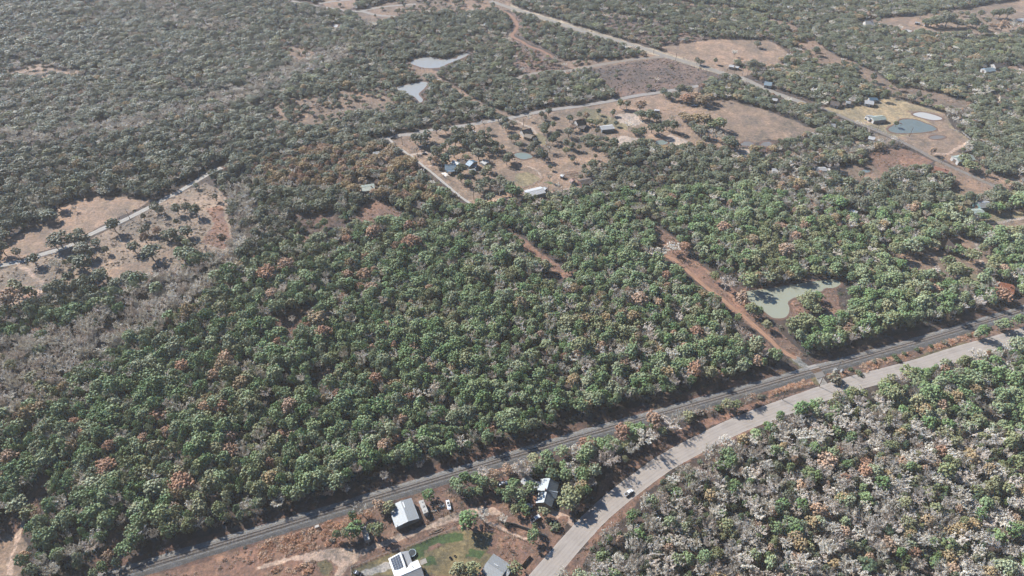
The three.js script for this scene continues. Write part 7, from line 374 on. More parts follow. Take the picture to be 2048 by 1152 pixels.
// the rest of each wood reads as one mass of crowns
{
  const M = new THREE.Matrix4(), Q = new THREE.Quaternion(), Y = new THREE.Vector3(0, 1, 0), P = new THREE.Vector3(), Sc = new THREE.Vector3(); const white = leafMat(0xffffff), dry = twigMat(0xffffff);
  const mass = (name, label, list, geos, mat, tints) => {
    const grp = new THREE.Group(); grp.name = name; tag(grp, label, 'wood', null, 'stuff'); scene.add(grp);
    geos.forEach((g, v) => { const l = list.filter((t) => t.v % geos.length === v); if (!l.length) return; const im = new THREE.InstancedMesh(g, mat, l.length); im.name = 'crowns'; im.castShadow = im.receiveShadow = true; tag(im, null, null, null, 'stuff'); l.forEach((t, i) => { im.setMatrixAt(i, M.compose(P.set(t.x, 0, t.z), Q.setFromAxisAngle(Y, t.turn), Sc.set(t.s * t.wx, t.h, t.s / t.wx))); im.setColorAt(i, tints(t)); }); grp.add(im); });
  };
  const rest = trees.filter((t) => !chosen.has(t)); const tint = (t) => TINT[t.k][t.ti % TINT[t.k].length];
  mass('oak_wood', 'dense green oak wood covering most of the land', rest.filter((t) => KIND[t.k][0] === 'oak' && !t.k.startsWith('russet')), crowns.oak.map((c) => c.all), white, tint);
  mass('russet_wood', 'rusty brown oak crowns scattered through the woods', rest.filter((t) => t.k.startsWith('russet')), crowns.oak.map((c) => c.all), dry, tint);
  mass('leafless_wood', 'pale leafless thickets running through the woods', rest.filter((t) => t.k === 'bare'), crowns.bare.map((c) => c.all), dry, tint);
  mass('juniper_wood', 'dark green junipers scattered through the woods', rest.filter((t) => t.k === 'juniper'), crowns.juniper.map((c) => c.all), white, tint);
  mass('undergrowth', 'low olive and brown undergrowth between the trees', rest.filter((t) => t.k === 'shrub'), crowns.shrub.map((c) => c.all), dry, tint);
  console.log('trees', trees.length, 'own', chosen.size);
  // undergrowth and dry scrub on the open ground
  const tiny = (seed, n, rr, hh, twig) => { const r = rngOf(seed), L = new Leafage(); for (let i = 0; i < n; i++) { const a = r() * 6.28, q = Math.sqrt(r()) * rr, y = r() * hh * (1 - q / rr * .6); const nx = r() - .5, ny = r() - .2, nz = r() - .5, l = Math.hypot(nx, ny, nz) || 1, t = .75 + r() * .5; if (twig) { const b = [Math.cos(a) * q * .3, 0, Math.sin(a) * q * .3], e = [Math.cos(a) * q, y + .1, Math.sin(a) * q]; L.tri([b[0] + .03, b[1], b[2]], e, [b[0] - .03, b[1], b[2] + .03], [t, t, t]); L.leaf(e[0], e[1], e[2], nx / l, ny / l, nz / l, .16, .07, [t, t, t], r); } else L.leaf(Math.cos(a) * q, y, Math.sin(a) * q, nx / l, ny / l, nz / l, .2 + r() * .16, .12, [t, t, t], r); } return L.build(); };
  const bushes = [tiny(1, 90, 1, .9, false), tiny(2, 90, 1.1, .7, true), tiny(3, 70, .9, 1.1, true)];
  const RULE = { // cover -> [spacing chance per 1.6 m cell, list of colours]
    redscrub: [.9, [lin(.38, .215, .13), lin(.42, .27, .18), lin(.31, .17, .105), lin(.38, .27, .19)]], scrub: [.26, [lin(.24, .205, .175), lin(.20, .17, .145), lin(.23, .18, .14)]], brush: [.4, [lin(.15, .118, .10), lin(.11, .095, .08), lin(.19, .15, .125), lin(.08, .085, .06)]], red: [.3, [lin(.24, .15, .105), lin(.28, .2, .145)]], floor: [.2, [lin(.16, .115, .085), lin(.13, .11, .075)]], forest: [.16, [lin(.07, .085, .05), lin(.1, .085, .065), lin(.16, .14, .12)]], tan2: [.07, [lin(.2, .155, .12), lin(.27, .21, .165)]], verge: [.05, [lin(.22, .18, .12)]], ranch: [.02, [lin(.2, .17, .1)]], tan: [.02, [lin(.24, .19, .14)]], olivegrass: [.04, [lin(.18, .15, .08)]],
  };
  const spots = [[], [], []]; const r = rngOf(31337);
  for (let z = FIELD.z0; z < FIELD.z1; z += 1.6) for (let x = FIELD.x0; x < FIELD.x1; x += 1.6) {
    const px = x + r() * 1.6, pz = z + r() * 1.6, u = r(), w = r(), c = r(), tn = r(); const q = cell(px, pz); if (q < 0 || !inView(px, pz, 10)) continue; const id = CLASS[q] / 12, rule = RULE[KINDS[id]]; if (!rule) continue;
    const far = pz < -520 ? .6 : 1; const fq = KINDS[id] === 'brush' || KINDS[id] === 'scrub' ? .31 : .1, clump = Math.min(1.6, Math.max(0, (fbm(px * fq + 5, pz * fq) - .28) * 4.2)); if (u > rule[0] * clump * far) continue;
    const base = rule[1][Math.floor(c * rule[1].length)], s = (KINDS[id] === 'tan' || KINDS[id] === 'ranch' || KINDS[id] === 'olivegrass' ? .28 : KINDS[id] === 'forest' ? 1.1 : KINDS[id] === 'redscrub' ? 1.15 : .75) * (.6 + w * .9); spots[Math.floor(tn * 3)].push([px, pz, s, base, .8 + tn * .4]);
  }
  const grp = new THREE.Group(); grp.name = 'dry_scrub'; tag(grp, 'reddish brown dry scrub and weeds over the open ground', 'scrub', null, 'stuff'); scene.add(grp); const col = new THREE.Color();
  bushes.forEach((g, i) => { const im = new THREE.InstancedMesh(g, dry, spots[i].length); im.name = 'bushes'; tag(im, null, null, null, 'stuff'); im.castShadow = im.receiveShadow = true; spots[i].forEach(([x, z, s, b, t], k) => { im.setMatrixAt(k, M.compose(P.set(x, 0, z), Q.setFromAxisAngle(Y, x * 7 + z), Sc.set(s, s * .85, s))); im.setColorAt(k, col.copy(b).multiplyScalar(t)); }); grp.add(im); });
  console.log('scrub', spots.map((s) => s.length).join());
}
// fan palms
for (const [x, z, h, label] of SITE.palms) { const p = thing('fan_palm', label, 'palm', x, 0, z, x); const t = new Leafage(); t.tube([0, -.1, 0], [.15, h, .1], .2, .15, 6, BARK); part('trunk', t.build(), barkMat, p); const f = new Leafage(), r = rngOf(Math.round(x * 10)); for (let i = 0; i < 70; i++) { const a = r() * 6.28, e = r() * 1.9 - .7, c = Math.cos(e); f.leaf(.15 + Math.cos(a) * c * .95, h + .3 + Math.sin(e) * .8, .1 + Math.sin(a) * c * .95, Math.cos(a) * .4, .8, Math.sin(a) * .4, .6, .16, [.9 + r() * .2, 1, .9], r); } part('crown', f.build(), MATS.juniper[2], p); }

// ---------------------------------------------------------------- buildings
const ribTex = dataTex(128, 16, (x, y, c) => { const s = (x % 32) / 32; const h = s < .12 ? 255 : s < .2 ? 140 : 60; c[0] = c[1] = c[2] = h; }, false);
const shingleTex = dataTex(256, 256, (x, y, c) => { const m = 205 + (tnoise(x / 256, y / 256, 64, 3) - .5) * 60 + (tnoise(x / 256, y / 256, 8, 5) - .5) * 36 + ((y % 16) < 2 ? -30 : 0); c[0] = c[1] = c[2] = clamp255(m); });
const stainTex = dataTex(256, 256, (x, y, c) => { const m = 228 + (tnoise(x / 256, y / 256, 6, 3) - .5) * 36 + (tnoise(x / 256, y / 256, 48, 5) - .5) * 22 + (vnoise(x * .5, y * .03) - .5) * 18; c[0] = clamp255(m); c[1] = clamp255(m - 1); c[2] = clamp255(m - 4); });
const metalRoof = (h) => std(h, .5, { map: stainTex, bumpMap: ribTex, bumpScale: .03, metalness: .15 }), shingle = (h) => std(h, .95, { map: shingleTex });
const ROOF = { white: metalRoof('#e3e5e6'), palegrey: metalRoof('#b9bdbf'), bluegrey: metalRoof('#8d979f'), blue: metalRoof('#5b7d96'), paleblue: metalRoof('#a3b9c6'), mint: metalRoof('#c3d2c8'), sage: metalRoof('#9aa394'), teal: metalRoof('#5d8d8c'), tan: shingle('#a18c7a'), cream: shingle('#b9ab98'), brown: shingle('#6b5446'), greybrown: shingle('#82766d'), slate: shingle('#39434c'), black: shingle('#23272c'), terracotta: shingle('#b77f68'), orange: metalRoof('#b07355'), rust: metalRoof('#8a5f4c') };
const plaster = (h) => std(h, .9, { map: stainTex });
const WALL = { white: plaster('#dddad4'), cream: plaster('#c9bda9'), tan: plaster('#a89078'), palegrey: plaster('#b4b6b5'), bluegrey: plaster('#93a0a8'), redwall: plaster('#96604f'), greybrown: plaster('#857a70'), slate: plaster('#4a535a'), teal: plaster('#6f9c9a'), brown: plaster('#5d4a3e'), dark: plaster('#3c312b') };
const glassM = new THREE.MeshPhysicalMaterial({ color: 0x1d262c, roughness: .08, specularIntensity: 1 }), trimM = std(0xd8d6d0, .7), doorM = std(0x6b5a4c, .7), darkM = std(0x1c1d1f, .7), steelM = std(0x9a9da0, .45, { metalness: .6 }), woodM = std(0x7d6450, .95), concreteM = std(0xb9b3aa, .95, { map: stainTex });
function slab(w, len, th, u0 = 1) { const g = new THREE.BoxGeometry(len, th, w); const q = g.attributes.position, uv = g.attributes.uv; for (let i = 0; i < q.count; i++) uv.setXY(i, q.getX(i) / 1.6, q.getZ(i) / 1.6); return g; }
// a gabled block with its ridge along x; parts go under `to`
function gable(to, { x = 0, z = 0, turn = 0, L, W, wh, rh, roof, wall, over = .4, windows = true, door = null, y = 0, open = false, split = .5 }) {
  const C = Math.cos(turn), S = Math.sin(turn), place = (o, lx, ly, lz) => { o.position.set(x + lx * C + lz * S, y + ly, z - lx * S + lz * C); o.rotation.y = turn; return o; };
  const zr = (split - .5) * W; // ridge offset
  if (!open) {
    const sh = new THREE.Shape([[-W / 2, 0], [W / 2, 0], [W / 2, wh], [-zr, rh - .06], [-W / 2, wh]].map((p) => new THREE.Vector2(...p))); const g = new THREE.ExtrudeGeometry(sh, { depth: L, bevelEnabled: false }); g.translate(0, 0, -L / 2); g.rotateY(-Math.PI / 2); g.rotateY(Math.PI);
    place(part('wall', g, wall, to), 0, 0, 0);
  } else for (const sx of [-1, 1]) for (const sz of [-1, 1]) place(part('post', box(.16, wh, .16, 0, wh / 2, 0), wall, to), sx * (L / 2 - .2), 0, sz * (W / 2 - .2));
  for (const s of [-1, 1]) { const run = W / 2 - s * zr, drop = rh - wh, ang = Math.atan2(drop, run), len = Math.hypot(run, drop) + over; const g = slab(len, L + over * 2, .12); g.translate(0, 0, s * len / 2); g.rotateX(s * ang); place(part('roof_slope', g, roof, to), 0, rh + .03, zr); }
  place(part('ridge_cap', new THREE.CylinderGeometry(.14, .14, L + over * 2 + .04, 6).rotateZ(Math.PI / 2).scale(1, .6, 1), roof, to), 0, rh + .09, zr);
  if (open) return;
  if (windows) { const n = Math.max(1, Math.floor(L / 3.6)); for (const s of [-1, 1]) for (let i = 0; i < n; i++) { const wx = -L / 2 + (i + .5) * L / n; if (s === 1 && i === Math.floor(n / 2)) { const d = place(part('door', box(1, 2.05, .08, 0, 1.05, 0), doorM, to), wx, 0, s * (W / 2 + .03)); part('handle', box(.06, .06, .1, .36, 1.05, .06), steelM, d); continue; } const w = place(part('window', box(1.25, 1.15, .1), trimM, to), wx, wh * .58, s * (W / 2 + .02)); part('pane', box(1.05, .95, .12), glassM, w); } for (const s of [-1, 1]) { const w = place(part('window', box(.1, 1.1, 1.1), trimM, to), s * (L / 2 + .02), wh * .58, 0); part('pane', box(.12, .9, .9), glassM, w); } }
  if (door === 'barn') for (const s of [-1, 1]) { const d = place(part('sliding_door', box(.08, wh * .82, W * .38, 0, wh * .41, 0), s < 0 ? doorM : steelM, to), s * (L / 2 + .05), 0, 0); part('door_rail', box(.06, .12, W * .6, 0, wh * .85, 0), steelM, d); }
}
SITE.buildings.forEach(([name, cat, label, x, z, turn, L, W, wh, rh, roof, wall, style]) => {
  const o = thing(name, label, cat, x, 0, z, turn);
  gable(o, { L, W, wh, rh, roof: ROOF[roof], wall: WALL[wall] || WALL.white, windows: style === 'house' || style === 'porch' || style === 'trailer', door: style === 'barn' ? 'barn' : null, open: style === 'open', over: style === 'trailer' ? .08 : .35 });
  if (style === 'shed') { const d = part('door', box(.9, 1.9, .08, 0, .97, W / 2 + .03), doorM, o); part('handle', box(.06, .06, .1, .3, .97, W / 2 + .1), steelM, d); }
  if (style === 'porch') { part('porch_roof', slab(2.6, L * .8, .1).rotateX(.12).translate(0, 2.45, W / 2 + 1.2), ROOF.blue, o); for (let i = 0; i < 6; i++) part('porch_post', box(.22, 2.3, .22, -L * .38 + i * L * .152, 1.15, W / 2 + 2.2), trimM, o); }
  if (style === 'house' && L > 8) { part('chimney', box(.7, 1.5, .7, L * .28, rh + .1, W * .12), WALL.redwall, o); part('roof_vent', cyl(.09, .09, .6, 8, -L * .2, rh - .1, -W * .16), steelM, o); }
  if (style === 'trailer') { part('hitch', box(1.1, .12, .5, L / 2 + .5, .5, 0), steelM, o); for (const sx of [-1, 1]) part('roof_vent', box(.6, .16, .6, sx * L * .25, rh + .1, .3), WALL.palegrey, o); }
});
// dark house with a crossing gable and a small tower
{
  const o = thing('timber_house', 'dark brown house with crossing gables and a small tower', 'house', 227.5, 0, -385.5, .1); { const b = SITE.spots.timber; o.position.set(b[0], 0, b[1]); }
  gable(o, { L: 15, W: 7, wh: 3, rh: 6.2, roof: ROOF.brown, wall: WALL.dark }); gable(o, { x: -1.5, z: 3, turn: Math.PI / 2, L: 11, W: 6, wh: 3, rh: 6.4, roof: shingle('#4a3a33'), wall: WALL.dark, windows: false });
  part('tower', box(2, 7.2, 2, -2.4, 3.6, -2.6), WALL.dark, o); part('tower_roof', new THREE.ConeGeometry(1.9, 1.8, 4, 1).rotateY(Math.PI / 4).translate(-2.4, 8.1, -2.6), ROOF.black, o); part('chimney', box(1, 7.4, .9, -1.5, 3.7, 9.0), WALL.tan, o);
}
// house with solar panels
{
  const T = Math.PI / 2 - 65 * Math.PI / 180, o = thing('solar_house', 'white metal roofed house with dark solar panels beside the trampoline', 'house', -46.6, 0, -144.3, T);
  const white = ROOF.white;
  gable(o, { L: 11.2, W: 9.5, wh: 3.0, rh: 5.2, roof: white, wall: WALL.white, x: 0, z: 1.0 });
  const wing = { L: 9.5, W: 8.6, wh: 2.7, rh: 3.9, x: -1.4, z: -5.2 }; gable(o, { ...wing, turn: Math.PI / 2, roof: white, wall: WALL.white, windows: false, split: .65 });
  gable(o, { L: 6.5, W: 5.4, wh: 2.8, rh: 4.4, x: -1.2, z: 5.2, turn: Math.PI / 2, roof: white, wall: WALL.white, windows: false });
  const panelM = new THREE.MeshPhysicalMaterial({ color: 0x23272d, roughness: .22, clearcoat: .6 }), frameM = std(0xa9adb0, .4, { metalness: .5 });
  // left slope of the wing: local slope from ridge to the left eave
  const zr = (.65 - .5) * wing.W;
  const mount = (side, u, v, w, l) => { // u along the ridge (house z), v metres down the slope
    const ridgeX = wing.x + zr, run = side < 0 ? wing.W / 2 + zr : wing.W / 2 - zr, drop = wing.rh - wing.wh, a = Math.atan2(drop, run); const g = new THREE.BoxGeometry(w, .05, l); g.translate(side * v, .16, 0); g.rotateZ(-side * a); const p = part('solar_panel', g, panelM, o); p.position.set(ridgeX, wing.rh + .03, wing.z + u); const f = new THREE.BoxGeometry(w + .06, .03, l + .06); f.translate(side * v, .135, 0); f.rotateZ(-side * a); part('frame', f, frameM, p); };
  for (let c = 0; c < 4; c++) for (let k = 0; k < 6; k++) mount(-1, -4.0 + k * 1.1, 1.35 + c * 1.12, 1.04, 1.02);
  for (let k = 0; k < 6; k++) mount(1, -3.4 + k * 1.1, .55, .62, 1.04);
  part('chimney_pipe', cyl(.12, .12, .9, 8, 2.6, 4.9, -1.2), steelM, o); part('patio', box(3, .1, 2.4, 8.2, .06, -3.6), concreteM, o); part('step', box(1.2, .16, .6, 6.2, .1, 1), concreteM, o);
}
// grey metal barn beside the track
{
  const T = Math.PI / 2 - 155.5 * Math.PI / 180, o = thing('grey_metal_barn', 'grey metal barn with two roof slopes between trailers and railway', 'barn', -52.2, 0, -174.2, T);
  gable(o, { L: 11.4, W: 11.2, wh: 3.0, rh: 4.0, roof: metalRoof('#b9c0c4'), wall: WALL.palegrey, door: 'barn', windows: false, split: .45, over: .3 });
  part('skylight', slab(.7, 3.2, .05).translate(-3.4, 4.0, -1.2), std(0xe9ecec, .4), o);
}
// grey roofed house by the highway: two blocks in line, a cross gable and a flat carport
{
  const T = Math.PI / 2 - 196 * Math.PI / 180, o = thing('grey_roofed_house', 'house with grey metal gables under trees beside the highway', 'house', 17.2, 0, -185.2, T), R = metalRoof('#9ea9b0');
  gable(o, { x: -3.0, L: 6.6, W: 8.6, wh: 3, rh: 5.6, roof: R, wall: WALL.cream }); gable(o, { x: 3.4, z: -.2, L: 6.6, W: 7.4, wh: 2.9, rh: 5.0, roof: R, wall: WALL.cream });
  gable(o, { x: 0, z: -2.6, turn: Math.PI / 2, L: 4.8, W: 3.6, wh: 3, rh: 4.9, roof: R, wall: WALL.cream, windows: false });
  part('carport_roof', slab(3.6, 4.6, .12).rotateX(.05).translate(-2.6, 2.7, 6.2), ROOF.palegrey, o); for (const sx of [-1, 1]) part('carport_post', box(.14, 2.65, .14, -2.6 + sx * 2.1, 1.32, 7.8), trimM, o);
  part('deck', box(5.4, .25, 2.6, 4.6, .13, 5.0), std('#96705a', .95), o); part('chimney', box(.7, 1.6, .7, .4, 5.4, .6), WALL.redwall, o);
}
// square grey roof at the bottom
{
  const T = Math.PI / 2 - 123.5 * Math.PI / 180, o = thing('square_grey_house', 'square house with plain light grey roof below the lawn', 'house', -7.4, 0, -146.6, T), R = metalRoof('#a3a8aa');
  gable(o, { L: 8.6, W: 9.4, wh: 3.0, rh: 3.7, roof: R, wall: WALL.palegrey }); gable(o, { x: 4.6, z: -1.8, L: 3.4, W: 4, wh: 2.9, rh: 3.3, roof: R, wall: WALL.palegrey, windows: false });
  part('ridge_vent', box(2.4, .12, .3, -.4, 3.86, -1), trimM, o);
}
// ---------------------------------------------------------------- vehicles
const paint = { white: new THREE.MeshPhysicalMaterial({ color: 0xb4b6b8, roughness: .35, clearcoat: .8 }), silver: new THREE.MeshPhysicalMaterial({ color: 0x9aa0a5, roughness: .35, clearcoat: .8, metalness: .3 }), dark: new THREE.MeshPhysicalMaterial({ color: 0x23262b, roughness: .3, clearcoat: .8 }) };
const tyreM = std(0x17181a, .95), lampM = std(0xdfe3e0, .2), redLampM = std(0x7c1d18, .3);
function profile(pts, w, bevel = .06) { const g = new THREE.ExtrudeGeometry(new THREE.Shape(pts.map((p) => new THREE.Vector2(...p))), { depth: w - bevel * 2, bevelEnabled: true, bevelThickness: bevel, bevelSize: bevel, bevelSegments: 2 }); g.translate(0, 0, -(w - bevel * 2) / 2); return g; }
function wheels(o, xs, w, r = .36) { for (const x of xs) for (const s of [-1, 1]) { const t = part('wheel', new THREE.CylinderGeometry(r, r, .24, 14).rotateX(Math.PI / 2).translate(x, r, s * (w / 2 - .1)), tyreM, o); part('rim', new THREE.CylinderGeometry(r * .6, r * .6, .26, 10).rotateX(Math.PI / 2).translate(x, r, s * (w / 2 - .1)), steelM, t); } }
function lamps(o, front, rear, y, w) { for (const s of [-1, 1]) { part('headlight', box(.08, .16, .34, front, y, s * (w / 2 - .3)), lampM, o); part('tail_lamp', box(.08, .24, .18, rear, y + .05, s * (w / 2 - .2)), redLampM, o); } }
for (const [kind, label, x, z, turn, col] of SITE.vehicles) {
  const o = thing(kind, label, kind.includes('trailer') ? 'trailer' : kind === 'pickup_truck' ? 'pickup' : 'car', x, .06, z, turn), P = paint[col]; o.scale.setScalar(.92);
  if (kind === 'pickup_truck') {
    part('body', profile([[-2.8, .5], [-2.8, 1.02], [-2.75, 1.06], [2.55, 1.06], [2.78, .95], [2.82, .5]], 1.95), P, o); part('cab', profile([[-.75, 1.05], [-.62, 1.62], [-.4, 1.74], [.95, 1.74], [1.25, 1.6], [1.75, 1.08]], 1.72), P, o);
    part('windscreen', box(.05, .62, 1.5).rotateZ(.72).translate(1.52, 1.38, 0), glassM, o); part('rear_window', box(.05, .45, 1.4).rotateZ(-.2).translate(-.76, 1.4, 0), glassM, o); for (const s of [-1, 1]) part('side_window', box(1.5, .42, .04, .35, 1.42, s * .87), glassM, o);
    part('truck_bed', box(1.9, .06, 1.72, -1.82, 1.12, 0), std(0x55514d, .9), o); for (const s of [-1, 1]) part('bed_rail', box(1.95, .16, .14, -1.83, 1.15, s * .88), P, o); part('bumper', box(.16, .2, 1.9, 2.88, .58, 0), steelM, o); wheels(o, [-1.75, 1.8], 1.95, .4); lamps(o, 2.84, -2.86, .86, 1.95);
  } else if (kind === 'parked_car') {
    part('body', profile([[-2.25, .35], [-2.3, .8], [-2.1, .95], [2.0, .88], [2.3, .72], [2.3, .35]], 1.8), P, o); part('cabin', profile([[-1.75, .92], [-1.2, 1.4], [-.9, 1.46], [.35, 1.46], [.65, 1.38], [1.3, .9]], 1.56), P, o);
    part('windscreen', box(.05, .68, 1.35).rotateZ(.86).translate(1.0, 1.17, 0), glassM, o); part('rear_window', box(.05, .6, 1.3).rotateZ(-.9).translate(-1.5, 1.2, 0), glassM, o); for (const s of [-1, 1]) part('side_window', box(1.7, .34, .04, -.2, 1.2, s * .79), glassM, o); wheels(o, [-1.4, 1.42], 1.8, .33); lamps(o, 2.3, -2.3, .68, 1.8);
  } else if (kind === 'stock_trailer') {
    part('body', new RoundedBoxGeometry(5, 2, 2.1, 2, .12).translate(0, 1.5, 0), P, o); part('drawbar', box(1.4, .12, .2, 3.1, .55, 0), steelM, o); for (const s of [-1, 1]) part('side_vent', box(4.4, .3, .05, 0, 1.9, s * 1.06), darkM, o); wheels(o, [-.7, .3], 2.1, .36);
  } else {
    part('hull', profile([[-2.6, .9], [-2.6, 1.3], [2.2, 1.36], [2.9, 1.2], [2.0, .75], [-2.4, .7]], 1.9, .12), paint.white, o); part('cockpit', box(2.2, .12, 1.2, -.4, 1.44, 0), darkM, o); part('console', new RoundedBoxGeometry(.7, .6, .8, 2, .08).translate(.5, 1.7, 0), P, o); part('outboard_motor', new RoundedBoxGeometry(.4, .8, .4, 2, .1).translate(-2.8, 1.2, 0), darkM, o); part('drawbar', box(2.2, .12, .14, 3.4, .55, 0), steelM, o); wheels(o, [-.5], 1.9, .32);
  }
}
// travel trailers
for (const [label, x, z, az] of [['white travel trailer with roof vents between two round oaks', -68.9, -163.4, 155], ['white travel trailer with roof vents right of the grey metal barn', -42.9, -177.4, 155]]) {
  const o = thing('travel_trailer', label, 'trailer', x, 0, z, Math.PI / 2 - az * Math.PI / 180, 'travel trailers beside the sandy drive'), L = 7.6;
  part('body', new RoundedBoxGeometry(L, 2.35, 2.5, 3, .22).translate(0, 1.78, 0), plaster('#dcdcd8'), o); part('roof_skin', new RoundedBoxGeometry(L - .3, .08, 2.25, 1, .03).translate(0, 2.98, 0), plaster('#d2d0ca'), o);
  part('air_conditioner', new RoundedBoxGeometry(1.1, .32, .8, 2, .08).translate(-.2, 3.16, 0), WALL.palegrey, o); for (const [vx, vz] of [[2.4, .3], [-2.5, -.2]]) { const v = part('roof_vent', box(.55, .14, .55, vx, 3.08, vz), darkM, o); part('vent_lid', box(.5, .06, .5, vx, 3.18, vz), WALL.palegrey, v); }
  for (const s of [-1, 1]) for (const wx of [-2.2, .4, 2.4]) { const w = part('window', box(1.1, .7, .06, wx, 1.95, s * 1.25), darkM, o); part('pane', box(1, .6, .08, wx, 1.95, s * 1.25), glassM, w); } const d = part('door', box(.7, 1.9, .06, -.9, 1.6, 1.27), trimM, o); part('handle', box(.06, .12, .06, -.65, 1.6, 1.32), steelM, d); part('stripe', box(L - .6, .22, 2.53, 0, 1.25, 0), std('#6c7780', .6), o);
  part('hitch', box(1.3, .12, .5, L / 2 + .5, .55, 0), steelM, o); part('gas_bottles', new RoundedBoxGeometry(.35, .6, .7, 2, .15).translate(L / 2 + .35, .95, 0), WALL.white, o); wheels(o, [-.6, .3], 2.4, .36);
}
// trampoline
{
  const o = thing('trampoline', 'round black trampoline with a pale rim on the lawn', 'trampoline', -46.2, 0, -154.9); part('mat', cyl(1.62, 1.62, .03, 40, 0, .88, 0), std(0x1f2a30, .8), o); part('safety_pad', new THREE.TorusGeometry(1.78, .17, 6, 40).rotateX(Math.PI / 2).scale(1, .35, 1).translate(0, .9, 0), std('#9fb0b4', .7), o); part('frame', new THREE.TorusGeometry(1.9, .035, 6, 40).rotateX(Math.PI / 2).translate(0, .86, 0), steelM, o);
  for (let i = 0; i < 6; i++) { const a = i * 1.047; part('leg', cyl(.03, .03, .86, 6, Math.cos(a) * 1.88, .43, Math.sin(a) * 1.88), steelM, o); part('net_pole', cyl(.025, .025, 1.9, 6, Math.cos(a) * 1.95, 1.8, Math.sin(a) * 1.95), steelM, o); }
}
// railway signal mast with its cabinets
{
  const o = thing('signal_mast', 'slim railway signal mast beside the track at the crossing', 'mast', 191.5, 0, -268.6); part('mast', cyl(.09, .14, 9.5, 8, 0, 4.75, 0), steelM, o); part('plinth', box(1, .5, 1, 0, .25, 0), concreteM, o); part('antenna', cyl(.03, .03, 1.4, 6, 0, 10.1, 0), steelM, o); const h = part('signal_head', new RoundedBoxGeometry(.35, 1.2, .5, 2, .06).translate(.2, 6.2, 0), darkM, o); part('lens', cyl(.1, .1, .06, 10).rotateZ(Math.PI / 2).translate(.4, 6.4, 0), glassM, h); for (let i = 0; i < 12; i++) part('rung', box(.5, .03, .03, 0, .9 + i * .6, .12), steelM, o); part('solar_panel', box(.9, .05, .7).rotateX(-.6).translate(0, 4.2, .4), paint.dark, o);
  for (const [label, x, z, w] of [['larger white equipment cabinet at the foot of the signal mast', 189.4, -267.0, 1.8], ['smaller white equipment cabinet next to the signal mast', 193.3, -266.6, 1.1]]) { const c = thing('equipment_cabinet', label, 'cabinet', x, 0, z, .3); part('housing', new RoundedBoxGeometry(w, 1.8, 1.2, 2, .05).translate(0, 1.1, 0), WALL.white, c); part('cap', box(w + .2, .1, 1.4, 0, 2.04, 0), WALL.palegrey, c); part('door', box(w * .7, 1.5, .04, 0, 1.1, .62), WALL.palegrey, c); part('plinth', box(w + .1, .2, 1.3, 0, .1, 0), concreteM, c); }
}
// crossing planks between and beside the rails
{
  const o = thing('level_crossing', 'grey plank crossing where the dirt road meets the railway', 'crossing', 0, 0, 0); const [cx, cz] = SITE.spots.cross, turn = Math.PI / 2 - 72 * Math.PI / 180; o.position.set(cx, .86, cz); o.rotation.y = turn; for (let i = -2; i <= 2; i++) part('plank', box(6, .14, .24, 0, .03, i * .26), woodM, o); for (const s of [-1, 1]) { part('plank', box(6, .14, .5, 0, .03, s * 1.15), woodM, o); const g = box(6, .12, 3.6); g.rotateX(s * .2); g.translate(0, -.36, s * 3.15); part('ramp', g, std('#9a948c', 1), o); }
}
// white box by the track and the white concrete slab
{ const [x, z] = SITE.spots.wbox, o = thing('electric_cabinet', 'small white box in the dry weeds beside the railway', 'cabinet', x, 0, z, .35); part('housing', new RoundedBoxGeometry(1.8, 1.2, 1.1, 2, .05).translate(0, .7, 0), WALL.white, o); part('plinth', box(2, .2, 1.3, 0, .1, 0), concreteM, o); part('lid', box(1.9, .08, 1.2, 0, 1.34, 0), WALL.white, o); }
{ const q = SITE.spots.slab, s = new THREE.Shape(q.map(([x, z]) => new THREE.Vector2(x, -z))), g = new THREE.ExtrudeGeometry(s, { depth: .18, bevelEnabled: false }); g.rotateX(-Math.PI / 2); const m = structure('concrete_slab', g, std('#fbf6ee', .95), 'white concrete slab beside the narrow white lane', 'slab'); }
{ const [x, z] = SITE.spots.tank, o = thing('propane_tank', 'round ended white gas tank before the ranch barn annex', 'tank', x, 0, z, .2); part('tank', new THREE.CapsuleGeometry(.7, 2.2, 6, 14).rotateZ(Math.PI / 2).translate(0, 1.1, 0), WALL.white, o); for (const s of [-1, 1]) part('cradle', box(.3, .5, 1, s * .9, .25, 0), concreteM, o); part('valve_dome', cyl(.22, .22, .25, 10, 0, 1.9, 0), WALL.palegrey, o); }
{ const [x, z] = SITE.spots.jetty, o = thing('jetty', 'small wooden jetty in the dark blue ranch pond', 'jetty', x, 0, z, -.9); for (let i = 0; i < 14; i++) part('plank', box(.36, .06, 1.5, -2.7 + i * .42, .5, 0), woodM, o); for (const sx of [-2.4, 0, 2.4]) for (const s of [-1, 1]) part('post', cyl(.09, .09, 1.1, 6, sx, .45, s * .7), woodM, o); }
